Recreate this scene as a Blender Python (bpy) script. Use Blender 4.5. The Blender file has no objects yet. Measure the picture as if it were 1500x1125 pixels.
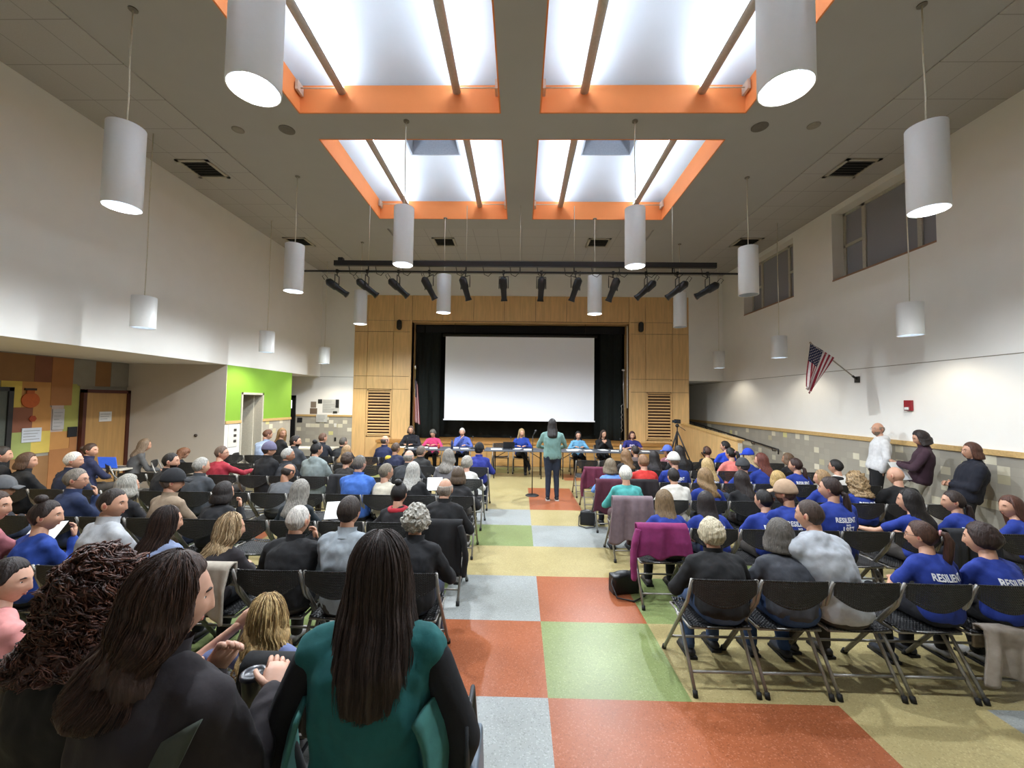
import bpy, bmesh, math, random
import numpy as np
from mathutils import Vector, Matrix, noise
from mathutils.bvhtree import BVHTree
random.seed(7); np.random.seed(7)
SC = bpy.context.scene
COL = SC.collection
PI = math.pi
# ------------------------------------------------------------------ camera
FPX, PITCH, YAW, ROLL, EYE = 597.8, .0443, .0192, .0130, 2.05
def cam_axes():
    def back(X, Y, c0):            # camera-space (right, up, forward) -> world
        c, s = math.cos(PITCH), math.sin(PITCH); yr = c0*c - Y*s; z = c0*s + Y*c
        c, s = math.cos(YAW), math.sin(YAW); return Vector((X*c - yr*s, X*s + yr*c, z))
    c, s = math.cos(ROLL), math.sin(ROLL)
    return back(c, s, 0), back(-s, c, 0), back(0, 0, 1)
RT, UP, FW = cam_axes()
cam_d = bpy.data.cameras.new('camera'); cam = bpy.data.objects.new('camera', cam_d); COL.objects.link(cam)
M = Matrix((RT, UP, -FW)).transposed().to_4x4(); M.translation = (0, 0, EYE); cam.matrix_world = M
cam_d.sensor_fit = 'HORIZONTAL'; cam_d.sensor_width = 36; cam_d.lens = 36*FPX/1500; cam_d.clip_start = .05; cam_d.clip_end = 100
SC.camera = cam
def at(px, py, Y):                 # the point of depth Y seen at a pixel of the photograph
    d = RT*((px-750)/FPX) - UP*((py-562.5)/FPX) + FW; t = Y/d.y; return Vector((0, 0, EYE)) + d*t
def atz(px, py, z):
    d = RT*((px-750)/FPX) - UP*((py-562.5)/FPX) + FW; t = (z-EYE)/d.z; return Vector((0, 0, EYE)) + d*t
# ------------------------------------------------------------------ world and exposure
W = bpy.data.worlds.new('night'); SC.world = W; W.use_nodes = True
W.node_tree.nodes['Background'].inputs[0].default_value = (.10, .12, .16, 1)
W.node_tree.nodes['Background'].inputs[1].default_value = .25
SC.view_settings.view_transform = 'Standard'; SC.view_settings.look = 'None'
SC.view_settings.gamma = 1; SC.view_settings.use_curve_mapping = False
SC.view_settings.exposure = 1.93
L_STRIP, L_TALL, L_SHORT = 8.6, 88.0, 9.5     # strip emission, watts of a tall and of a short pendant
# ------------------------------------------------------------------ materials
def lin(h):
    if isinstance(h, str):
        h = h.lstrip('#'); h = [int(h[i:i+2], 16)/255 for i in (0, 2, 4)]
    return tuple((c/12.92 if c <= .04045 else ((c+.055)/1.055)**2.4) for c in h)
MC = {}
def nt(name):
    m = bpy.data.materials.new(name); m.use_nodes = True; t = m.node_tree; return m, t, t.nodes['Principled BSDF']
def mat(col, rough=.6, kind='plain', metal=0., var=.08, scale=30., bump=.0, emit=0., coat=0.):
    key = (str(col), rough, kind, metal, var, scale, bump, emit, coat)
    if key in MC: return MC[key]
    m, t, b = nt(kind); c = lin(col)
    b.inputs['Roughness'].default_value = rough; b.inputs['Metallic'].default_value = metal
    if coat: b.inputs['Coat Weight'].default_value = coat
    tc = t.nodes.new('ShaderNodeTexCoord'); mp = t.nodes.new('ShaderNodeMapping'); t.links.new(tc.outputs['Object'], mp.inputs[0])
    nz = t.nodes.new('ShaderNodeTexNoise'); t.links.new(mp.outputs[0], nz.inputs['Vector']); nz.inputs['Scale'].default_value = scale
    nz.inputs['Detail'].default_value = 4
    if kind == 'hair': mp.inputs['Scale'].default_value = (1, 1, .12); nz.inputs['Scale'].default_value = 110; var = .45; bump = .5; b.inputs['Specular IOR Level'].default_value = .35
    if kind == 'curl': nz.inputs['Scale'].default_value = 60; var = .6; bump = .8
    if kind == 'wood': mp.inputs['Scale'].default_value = (1, 1, .08); var = .12
    if kind == 'woodx': mp.inputs['Scale'].default_value = (.08, 1, 1); var = .12
    if kind == 'cloth': bump = bump or .15
    rp = t.nodes.new('ShaderNodeValToRGB'); t.links.new(nz.outputs['Fac'], rp.inputs[0])
    lo = tuple(x*(1-var) for x in c); hi = tuple(min(1, x*(1+var)+.004*var) for x in c)
    rp.color_ramp.elements[0].position = .3; rp.color_ramp.elements[1].position = .7
    rp.color_ramp.elements[0].color = (*lo, 1); rp.color_ramp.elements[1].color = (*hi, 1)
    t.links.new(rp.outputs[0], b.inputs['Base Color'])
    if bump:
        bp = t.nodes.new('ShaderNodeBump'); bp.inputs['Strength'].default_value = bump; bp.inputs['Distance'].default_value = .01
        t.links.new(nz.outputs['Fac'], bp.inputs['Height']); t.links.new(bp.outputs[0], b.inputs['Normal'])
    if emit: b.inputs['Emission Color'].default_value = (*c, 1); b.inputs['Emission Strength'].default_value = emit
    MC[key] = m; return m
def cloth(col, near=False):
    c = [int(col[i:i+2], 16) for i in (1, 3, 5)]
    if max(c) < 52: col = '#%02x%02x%02x' % tuple(int(x*.80) for x in c)
    return mat(col, .9, 'cloth', var=.1, scale=24, bump=.25)
def hairm(col): return mat(col, .55, 'hair')
def mathn(t, op, a, b=None):
    n = t.nodes.new('ShaderNodeMath'); n.operation = op
    for i, x in enumerate((a, b)):
        if x is None: continue
        if hasattr(x, 'links'): t.links.new(x, n.inputs[i])
        else: n.inputs[i].default_value = x
    return n.outputs[0]
def tile_wall(axis):               # grey wall tiles with scattered cream and a few yellow ones
    m, t, b = nt('dado_tile'); b.inputs['Roughness'].default_value = .35
    ge = t.nodes.new('ShaderNodeNewGeometry'); sp = t.nodes.new('ShaderNodeSeparateXYZ'); t.links.new(ge.outputs['Position'], sp.inputs[0])
    u = mathn(t, 'DIVIDE', sp.outputs[axis], .155); v = mathn(t, 'DIVIDE', sp.outputs['Z'], .125)
    fu = mathn(t, 'FLOOR', u); fv = mathn(t, 'FLOOR', v)
    cb = t.nodes.new('ShaderNodeCombineXYZ'); t.links.new(fu, cb.inputs[0]); t.links.new(fv, cb.inputs[1])
    wn = t.nodes.new('ShaderNodeTexWhiteNoise'); wn.noise_dimensions = '3D'; t.links.new(cb.outputs[0], wn.inputs['Vector'])
    rp = t.nodes.new('ShaderNodeValToRGB'); rp.color_ramp.interpolation = 'CONSTANT'; e = rp.color_ramp.elements
    e[0].color = (*lin('#a19c90'), 1); e[1].position = .45; e[1].color = (*lin('#a7a295'), 1)
    for p, c in ((.86, '#d3cdb6'), (.955, '#b9b295'), (.965, '#cfc98c'), (.98, '#dad4c0')):
        k = e.new(p); k.color = (*lin(c), 1)
    t.links.new(wn.outputs['Value'], rp.inputs[0])
    g1 = mathn(t, 'LESS_THAN', mathn(t, 'FRACT', u), .02); g2 = mathn(t, 'LESS_THAN', mathn(t, 'FRACT', v), .025)
    g = mathn(t, 'MAXIMUM', g1, g2); mx = t.nodes.new('ShaderNodeMix'); mx.data_type = 'RGBA'
    t.links.new(g, mx.inputs['Factor']); t.links.new(rp.outputs[0], mx.inputs['A']); mx.inputs['B'].default_value = (*lin('#9a9588'), 1)
    t.links.new(mx.outputs['Result'], b.inputs['Base Color']); return m
def terrazzo(col):                 # floor tile with pale and dark flecks
    m, t, b = nt('floor_tile'); b.inputs['Roughness'].default_value = .30; b.inputs['Specular IOR Level'].default_value = .2; c = lin(col)
    tc = t.nodes.new('ShaderNodeTexCoord'); vo = t.nodes.new('ShaderNodeTexVoronoi'); vo.inputs['Scale'].default_value = 130
    t.links.new(tc.outputs['Object'], vo.inputs['Vector'])
    rp = t.nodes.new('ShaderNodeValToRGB'); rp.color_ramp.interpolation = 'CONSTANT'; e = rp.color_ramp.elements
    sp = t.nodes.new('ShaderNodeSeparateColor'); t.links.new(vo.outputs['Color'], sp.inputs[0]); t.links.new(sp.outputs[0], rp.inputs[0])
    e[0].color = (*[x*.8 for x in c], 1); e[1].position = .1; e[1].color = (*c, 1); k = e.new(.9); k.color = (*[min(1, x*1.12+.03) for x in c], 1)
    nz = t.nodes.new('ShaderNodeTexNoise'); nz.inputs['Scale'].default_value = 1.3; nz.inputs['Detail'].default_value = 3; t.links.new(tc.outputs['Object'], nz.inputs['Vector'])
    mx = t.nodes.new('ShaderNodeMix'); mx.data_type = 'RGBA'; mx.blend_type = 'MULTIPLY'; mx.inputs['Factor'].default_value = 1
    r2 = t.nodes.new('ShaderNodeValToRGB'); r2.color_ramp.elements[0].color = (.86, .85, .82, 1); r2.color_ramp.elements[0].position = .35; r2.color_ramp.elements[1].position = .6
    t.links.new(nz.outputs['Fac'], r2.inputs[0]); t.links.new(rp.outputs[0], mx.inputs['A']); t.links.new(r2.outputs[0], mx.inputs['B'])
    t.links.new(mx.outputs['Result'], b.inputs['Base Color'])
    n2 = t.nodes.new('ShaderNodeTexNoise'); n2.inputs['Scale'].default_value = 220; t.links.new(tc.outputs['Object'], n2.inputs['Vector'])
    bp = t.nodes.new('ShaderNodeBump'); bp.inputs['Strength'].default_value = .25; bp.inputs['Distance'].default_value = .003
    t.links.new(n2.outputs['Fac'], bp.inputs['Height']); t.links.new(bp.outputs[0], b.inputs['Normal']); return m
def ceil_tile():
    m, t, b = nt('ceiling_tile'); b.inputs['Roughness'].default_value = .9
    ge = t.nodes.new('ShaderNodeNewGeometry'); sp = t.nodes.new('ShaderNodeSeparateXYZ'); t.links.new(ge.outputs['Position'], sp.inputs[0])
    g1 = mathn(t, 'LESS_THAN', mathn(t, 'FRACT', mathn(t, 'DIVIDE', sp.outputs['X'], .62)), .022)
    g2 = mathn(t, 'LESS_THAN', mathn(t, 'FRACT', mathn(t, 'DIVIDE', sp.outputs['Y'], .62)), .022)
    mx = t.nodes.new('ShaderNodeMix'); mx.data_type = 'RGBA'; t.links.new(mathn(t, 'MAXIMUM', g1, g2), mx.inputs['Factor'])
    nz = t.nodes.new('ShaderNodeTexNoise'); nz.inputs['Scale'].default_value = 90; t.links.new(ge.outputs['Position'], nz.inputs['Vector'])
    rp = t.nodes.new('ShaderNodeValToRGB'); rp.color_ramp.elements[0].color = (*lin('#a5a29e'), 1); rp.color_ramp.elements[1].color = (*lin('#b4b1ad'), 1)
    t.links.new(nz.outputs['Fac'], rp.inputs[0]); t.links.new(rp.outputs[0], mx.inputs['A']); mx.inputs['B'].default_value = (*lin('#94918c'), 1)
    t.links.new(mx.outputs['Result'], b.inputs['Base Color']); return m
# ------------------------------------------------------------------ mesh helpers
def V(*a): return Vector(a)
class MB:
    def __init__(s): s.v = []; s.f = []; s.m = []; s.s = []
    def add(s, v, f, mi=0, smooth=True):
        o = len(s.v); s.v += [tuple(p) for p in v]; s.f += [tuple(o+i for i in q) for q in f]
        s.m += [mi]*len(f); s.s += [smooth]*len(f); return s
    def box(s, c, d, mi=0, rot=None):
        x, y, z = d[0]/2, d[1]/2, d[2]/2
        P = [V(a*x, b*y, e*z) for e in (-1, 1) for b in (-1, 1) for a in (-1, 1)]
        if rot is not None: P = [rot @ p for p in P]
        return s.add([V(*c)+p for p in P], [(0, 2, 3, 1), (4, 5, 7, 6), (0, 1, 5, 4), (2, 6, 7, 3), (0, 4, 6, 2), (1, 3, 7, 5)], mi, False)
    def b2(s, x0, x1, y0, y1, z0, z1, mi=0): return s.box(((x0+x1)/2, (y0+y1)/2, (z0+z1)/2), (x1-x0, y1-y0, z1-z0), mi)
    def tube(s, pts, r, n=8, mi=0, cap=True, flat=1., up=None, smooth=True):
        pts = [V(*p) for p in pts]; k = len(pts)
        r = [r]*k if not hasattr(r, '__len__') else r
        T = [(pts[min(i+1, k-1)]-pts[max(i-1, 0)]).normalized() for i in range(k)]
        u = V(*up) if up else (V(0, 0, 1) if abs(T[0].z) < .8 else V(1, 0, 0)); vs = []
        for i in range(k):
            a = T[i].cross(u); a = a.normalized() if a.length > 1e-6 else V(1, 0, 0); u = a.cross(T[i]).normalized()
            for j in range(n):
                t = 2*PI*j/n; vs.append(pts[i] + a*(r[i]*math.cos(t)) + u*(r[i]*flat*math.sin(t)))
        f = [(i*n+j, i*n+(j+1) % n, (i+1)*n+(j+1) % n, (i+1)*n+j) for i in range(k-1) for j in range(n)]
        if cap: f += [tuple(range(n-1, -1, -1)), tuple((k-1)*n+j for j in range(n))]
        return s.add(vs, f, mi, smooth)
    def cap(s, a, b, ra, rb, n=10, mi=0, flat=1., up=None):      # rounded tapered limb
        a, b = V(*a), V(*b); d = (b-a); L = max(d.length, 1e-5); d = d/L; P = []; R = []
        for t in (-.95, -.8, -.5, 0): P.append(a+d*(t*ra)); R.append(ra*math.sqrt(max(.02, 1-t*t)))
        for t in (.25, .5, .75): P.append(a+d*(L*t)); R.append(ra+(rb-ra)*t)
        for t in (0, .5, .8, .95): P.append(b+d*(t*rb)); R.append(rb*math.sqrt(max(.02, 1-t*t)))
        return s.tube(P, R, n, mi, True, flat, up)
    def ell(s, c, r, nu=14, nv=9, mi=0, rot=None):
        v = []; c = V(*c)
        for i in range(nv+1):
            th = PI*i/nv
            for j in range(nu):
                ph = 2*PI*j/nu; p = V(r[0]*math.sin(th)*math.cos(ph), r[1]*math.sin(th)*math.sin(ph), r[2]*math.cos(th))
                v.append(c + (rot @ p if rot is not None else p))
        f = [(i*nu+j, (i+1)*nu+j, (i+1)*nu+(j+1) % nu, i*nu+(j+1) % nu) for i in range(nv) for j in range(nu)]
        return s.add(v, f, mi)
    def lathe(s, prof, n=24, mi=0, c=(0, 0, 0), smooth=True):
        v = [V(c[0]+r*math.cos(2*PI*j/n), c[1]+r*math.sin(2*PI*j/n), c[2]+z) for r, z in prof for j in range(n)]
        f = [(i*n+j, i*n+(j+1) % n, (i+1)*n+(j+1) % n, (i+1)*n+j) for i in range(len(prof)-1) for j in range(n)]
        return s.add(v, f, mi, smooth)
    def grid(s, fn, nu, nv, mi=0, smooth=True, skip=None):
        v = [fn(i/nu, j/nv) for j in range(nv+1) for i in range(nu+1)]
        f = []; ms = []
        for j in range(nv):
            for i in range(nu):
                if skip and skip(i, j): continue
                f.append((j*(nu+1)+i, j*(nu+1)+i+1, (j+1)*(nu+1)+i+1, (j+1)*(nu+1)+i)); ms.append(mi(i, j) if callable(mi) else mi)
        o = len(s.m); s.add(v, f, 0, smooth); s.m[o:] = ms; return s
    def xf(s, M): s.v = [tuple(M @ V(*p)) for p in s.v]; return s
    def mesh(s, name, mats):
        me = bpy.data.meshes.new(name); me.from_pydata(s.v, [], s.f)
        for m in mats: me.materials.append(m)
        me.polygons.foreach_set('material_index', s.m); me.polygons.foreach_set('use_smooth', s.s); me.update(); return me
    def build(s, name, mats, parent=None, loc=None):
        if not isinstance(mats, (list, tuple)): mats = [mats]
        o = bpy.data.objects.new(name, s.mesh(name, mats)); COL.objects.link(o)
        if parent: o.parent = parent
        if loc is not None: o.location = loc
        return o
def tag(o, label=None, cat=None, group=None, kind=None):
    if label: o['label'] = label
    if cat: o['category'] = cat
    if group: o['group'] = group
    if kind: o['kind'] = kind
    return o
def empty(name, loc, label, cat, group=None, rz=0.):
    o = bpy.data.objects.new(name, None); COL.objects.link(o); o.location = loc; o.rotation_euler = (0, 0, rz); o.empty_display_size = .1
    return tag(o, label, cat, group)
def struct(o): o['kind'] = 'structure'; return o
def copy_tree(o, parent=None):
    c = o.copy(); COL.objects.link(c)
    if parent: c.parent = parent
    for ch in list(o.children): copy_tree(ch, c)
    return c
def bevel(o, w=.004, seg=2):
    m = o.modifiers.new('bevel', 'BEVEL'); m.width = w; m.segments = seg; m.limit_method = 'ANGLE'; return o
def solid(o, t=.012):
    m = o.modifiers.new('solid', 'SOLIDIFY'); m.thickness = t; m.offset = 0; return o
def remesh(mb, vox, it=4, mi=0, wr=0., seed=0, amp_f=14.):
    me = mb.mesh('tmp', []); o = bpy.data.objects.new('tmp', me); COL.objects.link(o)
    r = o.modifiers.new('r', 'REMESH'); r.mode = 'VOXEL'; r.voxel_size = vox
    q = o.modifiers.new('s', 'SMOOTH'); q.factor = .5; q.iterations = it
    dg = bpy.context.evaluated_depsgraph_get(); e = o.evaluated_get(dg); m2 = e.to_mesh(); n = len(m2.vertices)
    co = np.empty(n*3); m2.vertices.foreach_get('co', co); co = co.reshape(-1, 3)
    if wr:
        no = np.empty(n*3); m2.vertices.foreach_get('normal', no); no = no.reshape(-1, 3)
        d = np.array([noise.noise(V(p[0]*amp_f, p[1]*amp_f+seed, p[2]*amp_f*.55)) + .5*noise.noise(V(p[0]*30+seed, p[1]*30, p[2]*18)) for p in co])
        co = co + no*(d*wr)[:, None]
    f = [tuple(p.vertices) for p in m2.polygons]
    e.to_mesh_clear(); bpy.data.objects.remove(o); bpy.data.meshes.remove(me)
    out = MB(); out.add(co.tolist(), f, mi, True); return out
# ------------------------------------------------------------------ the room
A, ZC, YB, YR, ZS = 6.7, 6.34, 13.54, -3.0, 2.82
cream = mat('#e6e4de', .85, 'paint', var=.015, scale=3); grey = mat('#c4bbad', .85, 'paint', var=.02, scale=3)
gyp = mat('#a8a6a2', .9, 'paint', var=.015, scale=3); green = mat('#76a02e', .7, 'paint', var=.02, scale=3)
orange = mat('#ec8c4c', .75, 'paint', var=.02, scale=3); trimw = mat('#c0a06a', .45, 'woodx', scale=40)
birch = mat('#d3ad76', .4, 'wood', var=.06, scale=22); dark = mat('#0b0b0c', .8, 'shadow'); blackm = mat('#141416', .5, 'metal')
tileX = tile_wall('X'); tileY = tile_wall('Y')
# floor tiles
T, X0, Y0 = .9943, .222, 2.933
FM = [terrazzo(c) for c in ('#a5976a', '#985738', '#929694', '#7b8856')]    # yellow, orange, grey, green
known = {(-1, -1): 2, (-1, 0): 1, (-1, 1): 2, (-1, 2): 0, (-1, 3): 3, (-1, 4): 2, (-1, 5): 0, (-1, 6): 0, (-1, 7): 0, (-1, 8): 0, (-1, 9): 3,
         (0, -1): 1, (0, 0): 3, (0, 1): 1, (0, 2): 0, (0, 3): 2, (0, 4): 0, (0, 5): 1, (0, 6): 1, (0, 7): 0, (0, 8): 0, (0, 9): 0,
         (1, -1): 1, (1, 0): 0, (1, 1): 3, (1, 2): 0, (1, 3): 2, (1, 4): 0, (1, 5): 0, (1, 6): 0, (1, 8): 1, (2, -1): 0, (2, 0): 0, (2, 1): 0, (3, 0): 0, (3, 1): 0, (4, 0): 0, (4, 1): 0,
         (3, -1): 2, (-3, 1): 3, (-3, 0): 3, (-4, 1): 3, (-2, 0): 2, (-2, 1): 3, (-2, -1): 2, (2, 2): 3}
fb = MB()
for i in range(-11, 8):
    for j in range(-6, 15):
        k = known.get((i, j), random.choice((0, 0, 0, 0, 2, 3, 1) if abs(i) > 2 else (0, 0, 2)))
        x, y = X0+i*T, Y0+j*T
        fb.add([(x, y, 0), (x+T, y, 0), (x+T, y+T, 0), (x, y+T, 0)], [(0, 1, 2, 3)], k, False)
struct(fb.build('floor', FM))
# ceiling with openings for the four skylight wells (and two behind the camera)
XC = -.044; XO, XI = 3.323, .287
WY = [(6.479, 9.410), (2.956, 5.887), (-.57, 2.36)]
cb = MB(); TH = .3
def slab(x0, x1, y0, y1, z=ZC, mi=0): cb.b2(x0, x1, y0, y1, z, z+TH, mi)
slab(-5.15, XC-XO, YR, YB); slab(XC+XO, 5.15, YR, YB); slab(XC-XI, XC+XI, YR, 9.41)
for sx in (-1, 1):
    a, b = sorted((XC+sx*XI, XC+sx*XO))
    ys = [YR] + [v for w in reversed(WY) for v in w] + [9.95]
    for k in range(0, len(ys), 2): slab(a, b, ys[k], ys[k+1])
slab(-.001, .001, 9.95, 9.951)
slab(XC-XI, XC+XI, 9.41, 9.95); slab(XC-XO, XC+XO, 12.35, YB)
cb.b2(XC-XO, XC+XO, 9.95, 12.35, ZC+.05, ZC+TH, 1)
cb.b2(-A, -5.15, YR, YB, ZC-.015, ZC+TH, 1); cb.b2(5.15, A, YR, YB, ZC-.015, ZC+TH, 1)
struct(cb.build('ceiling', [gyp, ceil_tile()]))
# side walls, upper part on the left over the low soffit
wl = MB(); wl.b2(-A-.2, -A, YR, YB, ZS, ZC); wl.b2(-9.3, -A-.2, YR, YB, ZS, ZS+.2); struct(wl.build('wall_left', [cream]))
gw = MB(); gw.b2(-A-.22, -A-.001, 9.2, 9.72, 1.5, ZS, 0); gw.b2(-A-.22, -A-.001, 9.72, 10.53, 2.17, ZS, 0); gw.b2(-A-.22, -A-.001, 10.53, 11.86, 1.5, ZS, 0)
gw.b2(-A-.22, -A-.001, 9.2, 9.72, 0, 1.5, 1); gw.b2(-A-.22, -A-.001, 10.53, 11.86, 0, 1.5, 2); struct(gw.build('wall_left_green', [green, cream, tileY]))
t1 = MB(); t1.b2(-A-.001, -A+.025, 9.2, 9.72, 1.465, 1.53); t1.b2(-A-.001, -A+.025, 10.53, 11.86, 1.465, 1.53); struct(t1.build('trim_1', [trimw]))
gy = MB(); gy.b2(-9.2, -A-.002, 9.19, 9.4, 0, ZS); struct(gy.build('wall_recess', [grey]))
# patchwork wall of the recess
PW = MB(); pc = ['#8d6740', '#b9854a', '#c4a04c', '#80503a', '#b5a298', '#9c9a50', '#cbb254', '#a16d40', '#8f8a7e', '#96a05c']
PM = [mat(c, .8, 'paint', var=.05, scale=6) for c in pc]; rr = random.Random(3)
PW.b2(-9.3, -9.0, YR, 9.2, 0, ZS, 8)
yy = 3.0
pl = [(6.3, 7.38, 2.31, 2.80, 0), (7.38, 7.66, 2.31, 2.80, 3), (7.66, 8.03, 1.87, 2.80, 7), (8.03, 8.12, 2.30, 2.80, 8), (8.12, 8.46, 2.27, 2.80, 8), (8.46, 8.79, 2.27, 2.80, 0), (8.79, 9.19, 2.27, 2.80, 8),
      (6.9, 7.2, 1.84, 2.31, 6), (7.2, 7.66, 1.84, 2.31, 1), (7.05, 7.39, 1.39, 1.84, 3), (7.39, 7.69, 1.39, 1.84, 1), (7.05, 7.385, .92, 1.39, 9), (7.385, 7.69, .98, 1.39, 6), (7.69, 7.9, 1.36, 1.87, 4),
      (7.9, 8.03, 1.36, 1.87, 5), (8.03, 8.17, 1.42, 2.30, 5), (7.69, 8.03, 1.02, 1.36, 1), (7.69, 8.17, .2, 1.02, 7), (8.03, 8.17, 1.02, 1.42, 7), (7.05, 7.69, 0, .92, 0)]
for y0, y1, z0, z1, c in pl: PW.b2(-9.0, -8.992+.001*c, y0, y1, z0, z1, c)
y = 2.0
while y < 6.2:
    w = rr.uniform(.4, .7); z = 0
    while z < ZS-.1:
        hh = rr.uniform(.35, .7); PW.b2(-9.0, -8.99, y, min(y+w, 6.2), z, min(z+hh, ZS), rr.randrange(10)); z += hh
    y += w
struct(PW.build('wall_recess_patchwork', PM))
def door(n, y0, y1, x, leaf, frame, sgn=1, z=2.13):
    d = struct(MB().b2(x, x+sgn*.05, y0+.05, y1-.05, 0.01, z).build('door_%d' % n, [leaf]))
    MB().b2(x-.001, x+sgn*.08, y0-.02, y0+.05, 0, z+.06).b2(x-.001, x+sgn*.08, y1-.05, y1+.02, 0, z+.06).b2(x-.001, x+sgn*.08, y0-.02, y1+.02, z, z+.07).build('door_frame', [frame], d)
    MB().tube([(x+sgn*.05, y0+.12, 1.0), (x+sgn*.1, y0+.12, 1.0), (x+sgn*.1, y0+.22, 1.0)], .01).build('door_handle', [mat('#8a8a88', .3, 'metal', 1)], d)
door(1, 8.2, 9.17, -8.985, mat('#a9814c', .5, 'wood', scale=22), mat('#4a2014', .5, 'paint'))
door(2, 6.25, 7.01, -8.985, mat('#4c5048', .6, 'paint'), mat('#1a1a1a', .5, 'paint'))
# doorway in the green wall: dark opening with a pale door standing open, and room behind it
bk = MB(); bk.b2(-9.2, -9.1, 9.4, YB, 0, ZS, 0); bk.b2(-9.1, -A-.22, 11.4, 11.5, 0, ZS, 0); struct(bk.build('wall_passage', [mat('#5c574d', .8, 'paint')]))
d3 = struct(MB().b2(-A-.62, -A-.2, 10.47, 10.52, .01, 2.14).build('door_3', [mat('#c9c4b4', .6, 'paint')]))
MB().b2(-A-.24, -A+.02, 9.70, 9.75, 0, 2.2).b2(-A-.24, -A+.02, 10.50, 10.55, 0, 2.2).b2(-A-.24, -A+.02, 9.7, 10.55, 2.15, 2.2).build('door_frame', [mat('#b6b1a2', .5, 'paint')], d3)
# far wall beside the stage, left: cream over tiles, with the black framed door
fl = MB(); fl.b2(-8.4, -5.57, YB, YB+.2, 1.5, ZC, 0); fl.b2(-7.5, -5.57, YB, YB+.2, 0, 1.5, 1); fl.b2(-9.2, -8.4, YB, YB+.2, 0, ZC, 0); fl.b2(-8.4, -7.5, YB+.01, YB+.2, 0, 1.5, 0)
struct(fl.build('wall_front_left', [cream, tileX]))
struct(MB().b2(-7.46, -5.58, YB-.025, YB+.001, 1.49, 1.55).build('trim_2', [trimw]))
struct(MB().b2(-A, -5.58, YB-.006, YB+.001, ZS-.006, ZS+.006).build('trim_3', [mat('#8f897a', .7, 'paint')]))
d4 = struct(MB().b2(-8.36, -7.56, YB-.03, YB, .01, 2.1).build('door_4', [mat('#23252a', .3, 'paint')]))
MB().b2(-8.42, -8.34, YB-.05, YB, 0, 2.18).b2(-7.58, -7.48, YB-.05, YB, 0, 2.18).b2(-8.42, -7.48, YB-.05, YB, 2.1, 2.18).build('door_frame', [blackm], d4)
MB().b2(-7.95, -7.6, YB-.04, YB-.02, 1.75, 2.02).build('window_pane', [mat('#d8dde0', .3, 'glass', emit=.5)], d4)  # pane is given its own glow, no lamp behind it
# right wall, its two high windows, rail and joint
YE = 17.0
wr = MB(); wins = [(6.606, 8.792), (10.04, 12.263)]; SILL, WT = 4.75, 6.2
def rw(y0, y1, z0, z1, mi=0): wr.b2(A, A+.36, y0, y1, z0, z1, mi)
rw(YR, YE, 0, 1.40, 1); rw(YR, YE, 1.40, SILL); rw(YR, YE, WT, ZC)
for a, b in ((YR, wins[0][0]), (wins[0][1], wins[1][0]), (wins[1][1], YE)): rw(a, b, SILL, WT)
struct(wr.build('wall_right', [cream, tileY]))
struct(MB().b2(A-.03, A+.001, YR, YE-.1, 1.39, 1.47).build('trim_4', [trimw]))
struct(MB().b2(A-.005, A+.001, YR, YE-.1, 2.79, 2.802).build('trim_5', [mat('#8f897a', .7, 'paint')]))
gl, gt, gb = nt('window_glass'); gb.inputs['Roughness'].default_value = .12; gb.inputs['Base Color'].default_value = (*lin('#93949c'), 1); gb.inputs['Alpha'].default_value = .93
wf = mat('#b5b2a6', .5, 'paint')
for n, (a, b) in enumerate(wins):
    w = struct(MB().b2(A+.27, A+.275, a+.03, b-.03, SILL+.03, WT-.03).build('window_%d' % (n+1), [gl]))
    f = MB(); x0, x1 = A+.24, A+.30
    for y0, y1, z0, z1 in ((a, a+.06, SILL, WT), (b-.06, b, SILL, WT), (a, b, SILL, SILL+.06), (a, b, WT-.06, WT), (b-.56, b-.48, SILL, WT), (a+.48, a+.56, SILL, WT), (b-.5, b, 5.45, 5.51), (a, a+.5, 5.45, 5.51)): f.b2(x0, x1, y0, y1, z0, z1)
    f.build('window_frame', [wf], w)
    MB().b2(A-.01, A+.3, a, b, SILL-.03, SILL+.002).build('window_sill', [mat('#94735c', .6, 'paint')], w)
# wall over the ramp opening on the right, and the passage beyond
fr = MB(); fr.b2(5.57, A, YB, YB+.2, 2.83, ZC); fr.b2(5.57, A, YE, YE+.1, 0, 2.83); fr.b2(5.5, A, YB+.2, YE, 2.83, 2.9); fr.b2(5.45, 5.57, YB+.2, YE, 0, 2.83); struct(fr.build('wall_front_right', [cream]))
# wood panelled proscenium wall
pw = MB(); pw.b2(-5.57, -3.64, YB+.02, YB+.3, 0, 5.59, 1); pw.b2(3.60, 5.57, YB+.02, YB+.3, 0, 5.59, 1); pw.b2(-3.64, 3.60, YB+.02, YB+.3, 4.73, 5.59, 1)
g = .006
def pan(x0, x1, z0, z1): pw.b2(x0+g, x1-g, YB-.02, YB+.03, z0+g, z1-g, 0)
for s0, s1 in (((-5.57, -5.12, -4.25, -3.64), 0), ((3.60, 4.15, 5.03, 5.57), 0)):
    for c in range(3):
        for z0, z1 in ((.0, 2.43), (2.43, 2.86), (2.86, 4.36), (4.36, 4.74), (4.74, 5.6)):
            if c == 1 and z0 == 0.0: 
                cx = (s0[1]+s0[2])/2; lx0, lx1 = cx-.40, cx+.40
                pan(s0[1], s0[2], 0, .84); pan(s0[1], lx0, .84, 2.43); pan(lx1, s0[2], .84, 2.43); continue
            pan(s0[c], s0[c+1], z0, z1)
for k in range(7): pan(-3.64+k*1.0343, -3.64+(k+1)*1.0343, 4.74, 5.6)
pw.b2(-3.70, -3.64, YB-.03, YB+.6, 0, 4.74, 0); pw.b2(3.60, 3.66, YB-.03, YB+.6, 0, 4.74, 0); pw.b2(-3.64, 3.60, YB+.03, YB+.6, 4.70, 4.74, 0)
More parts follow.
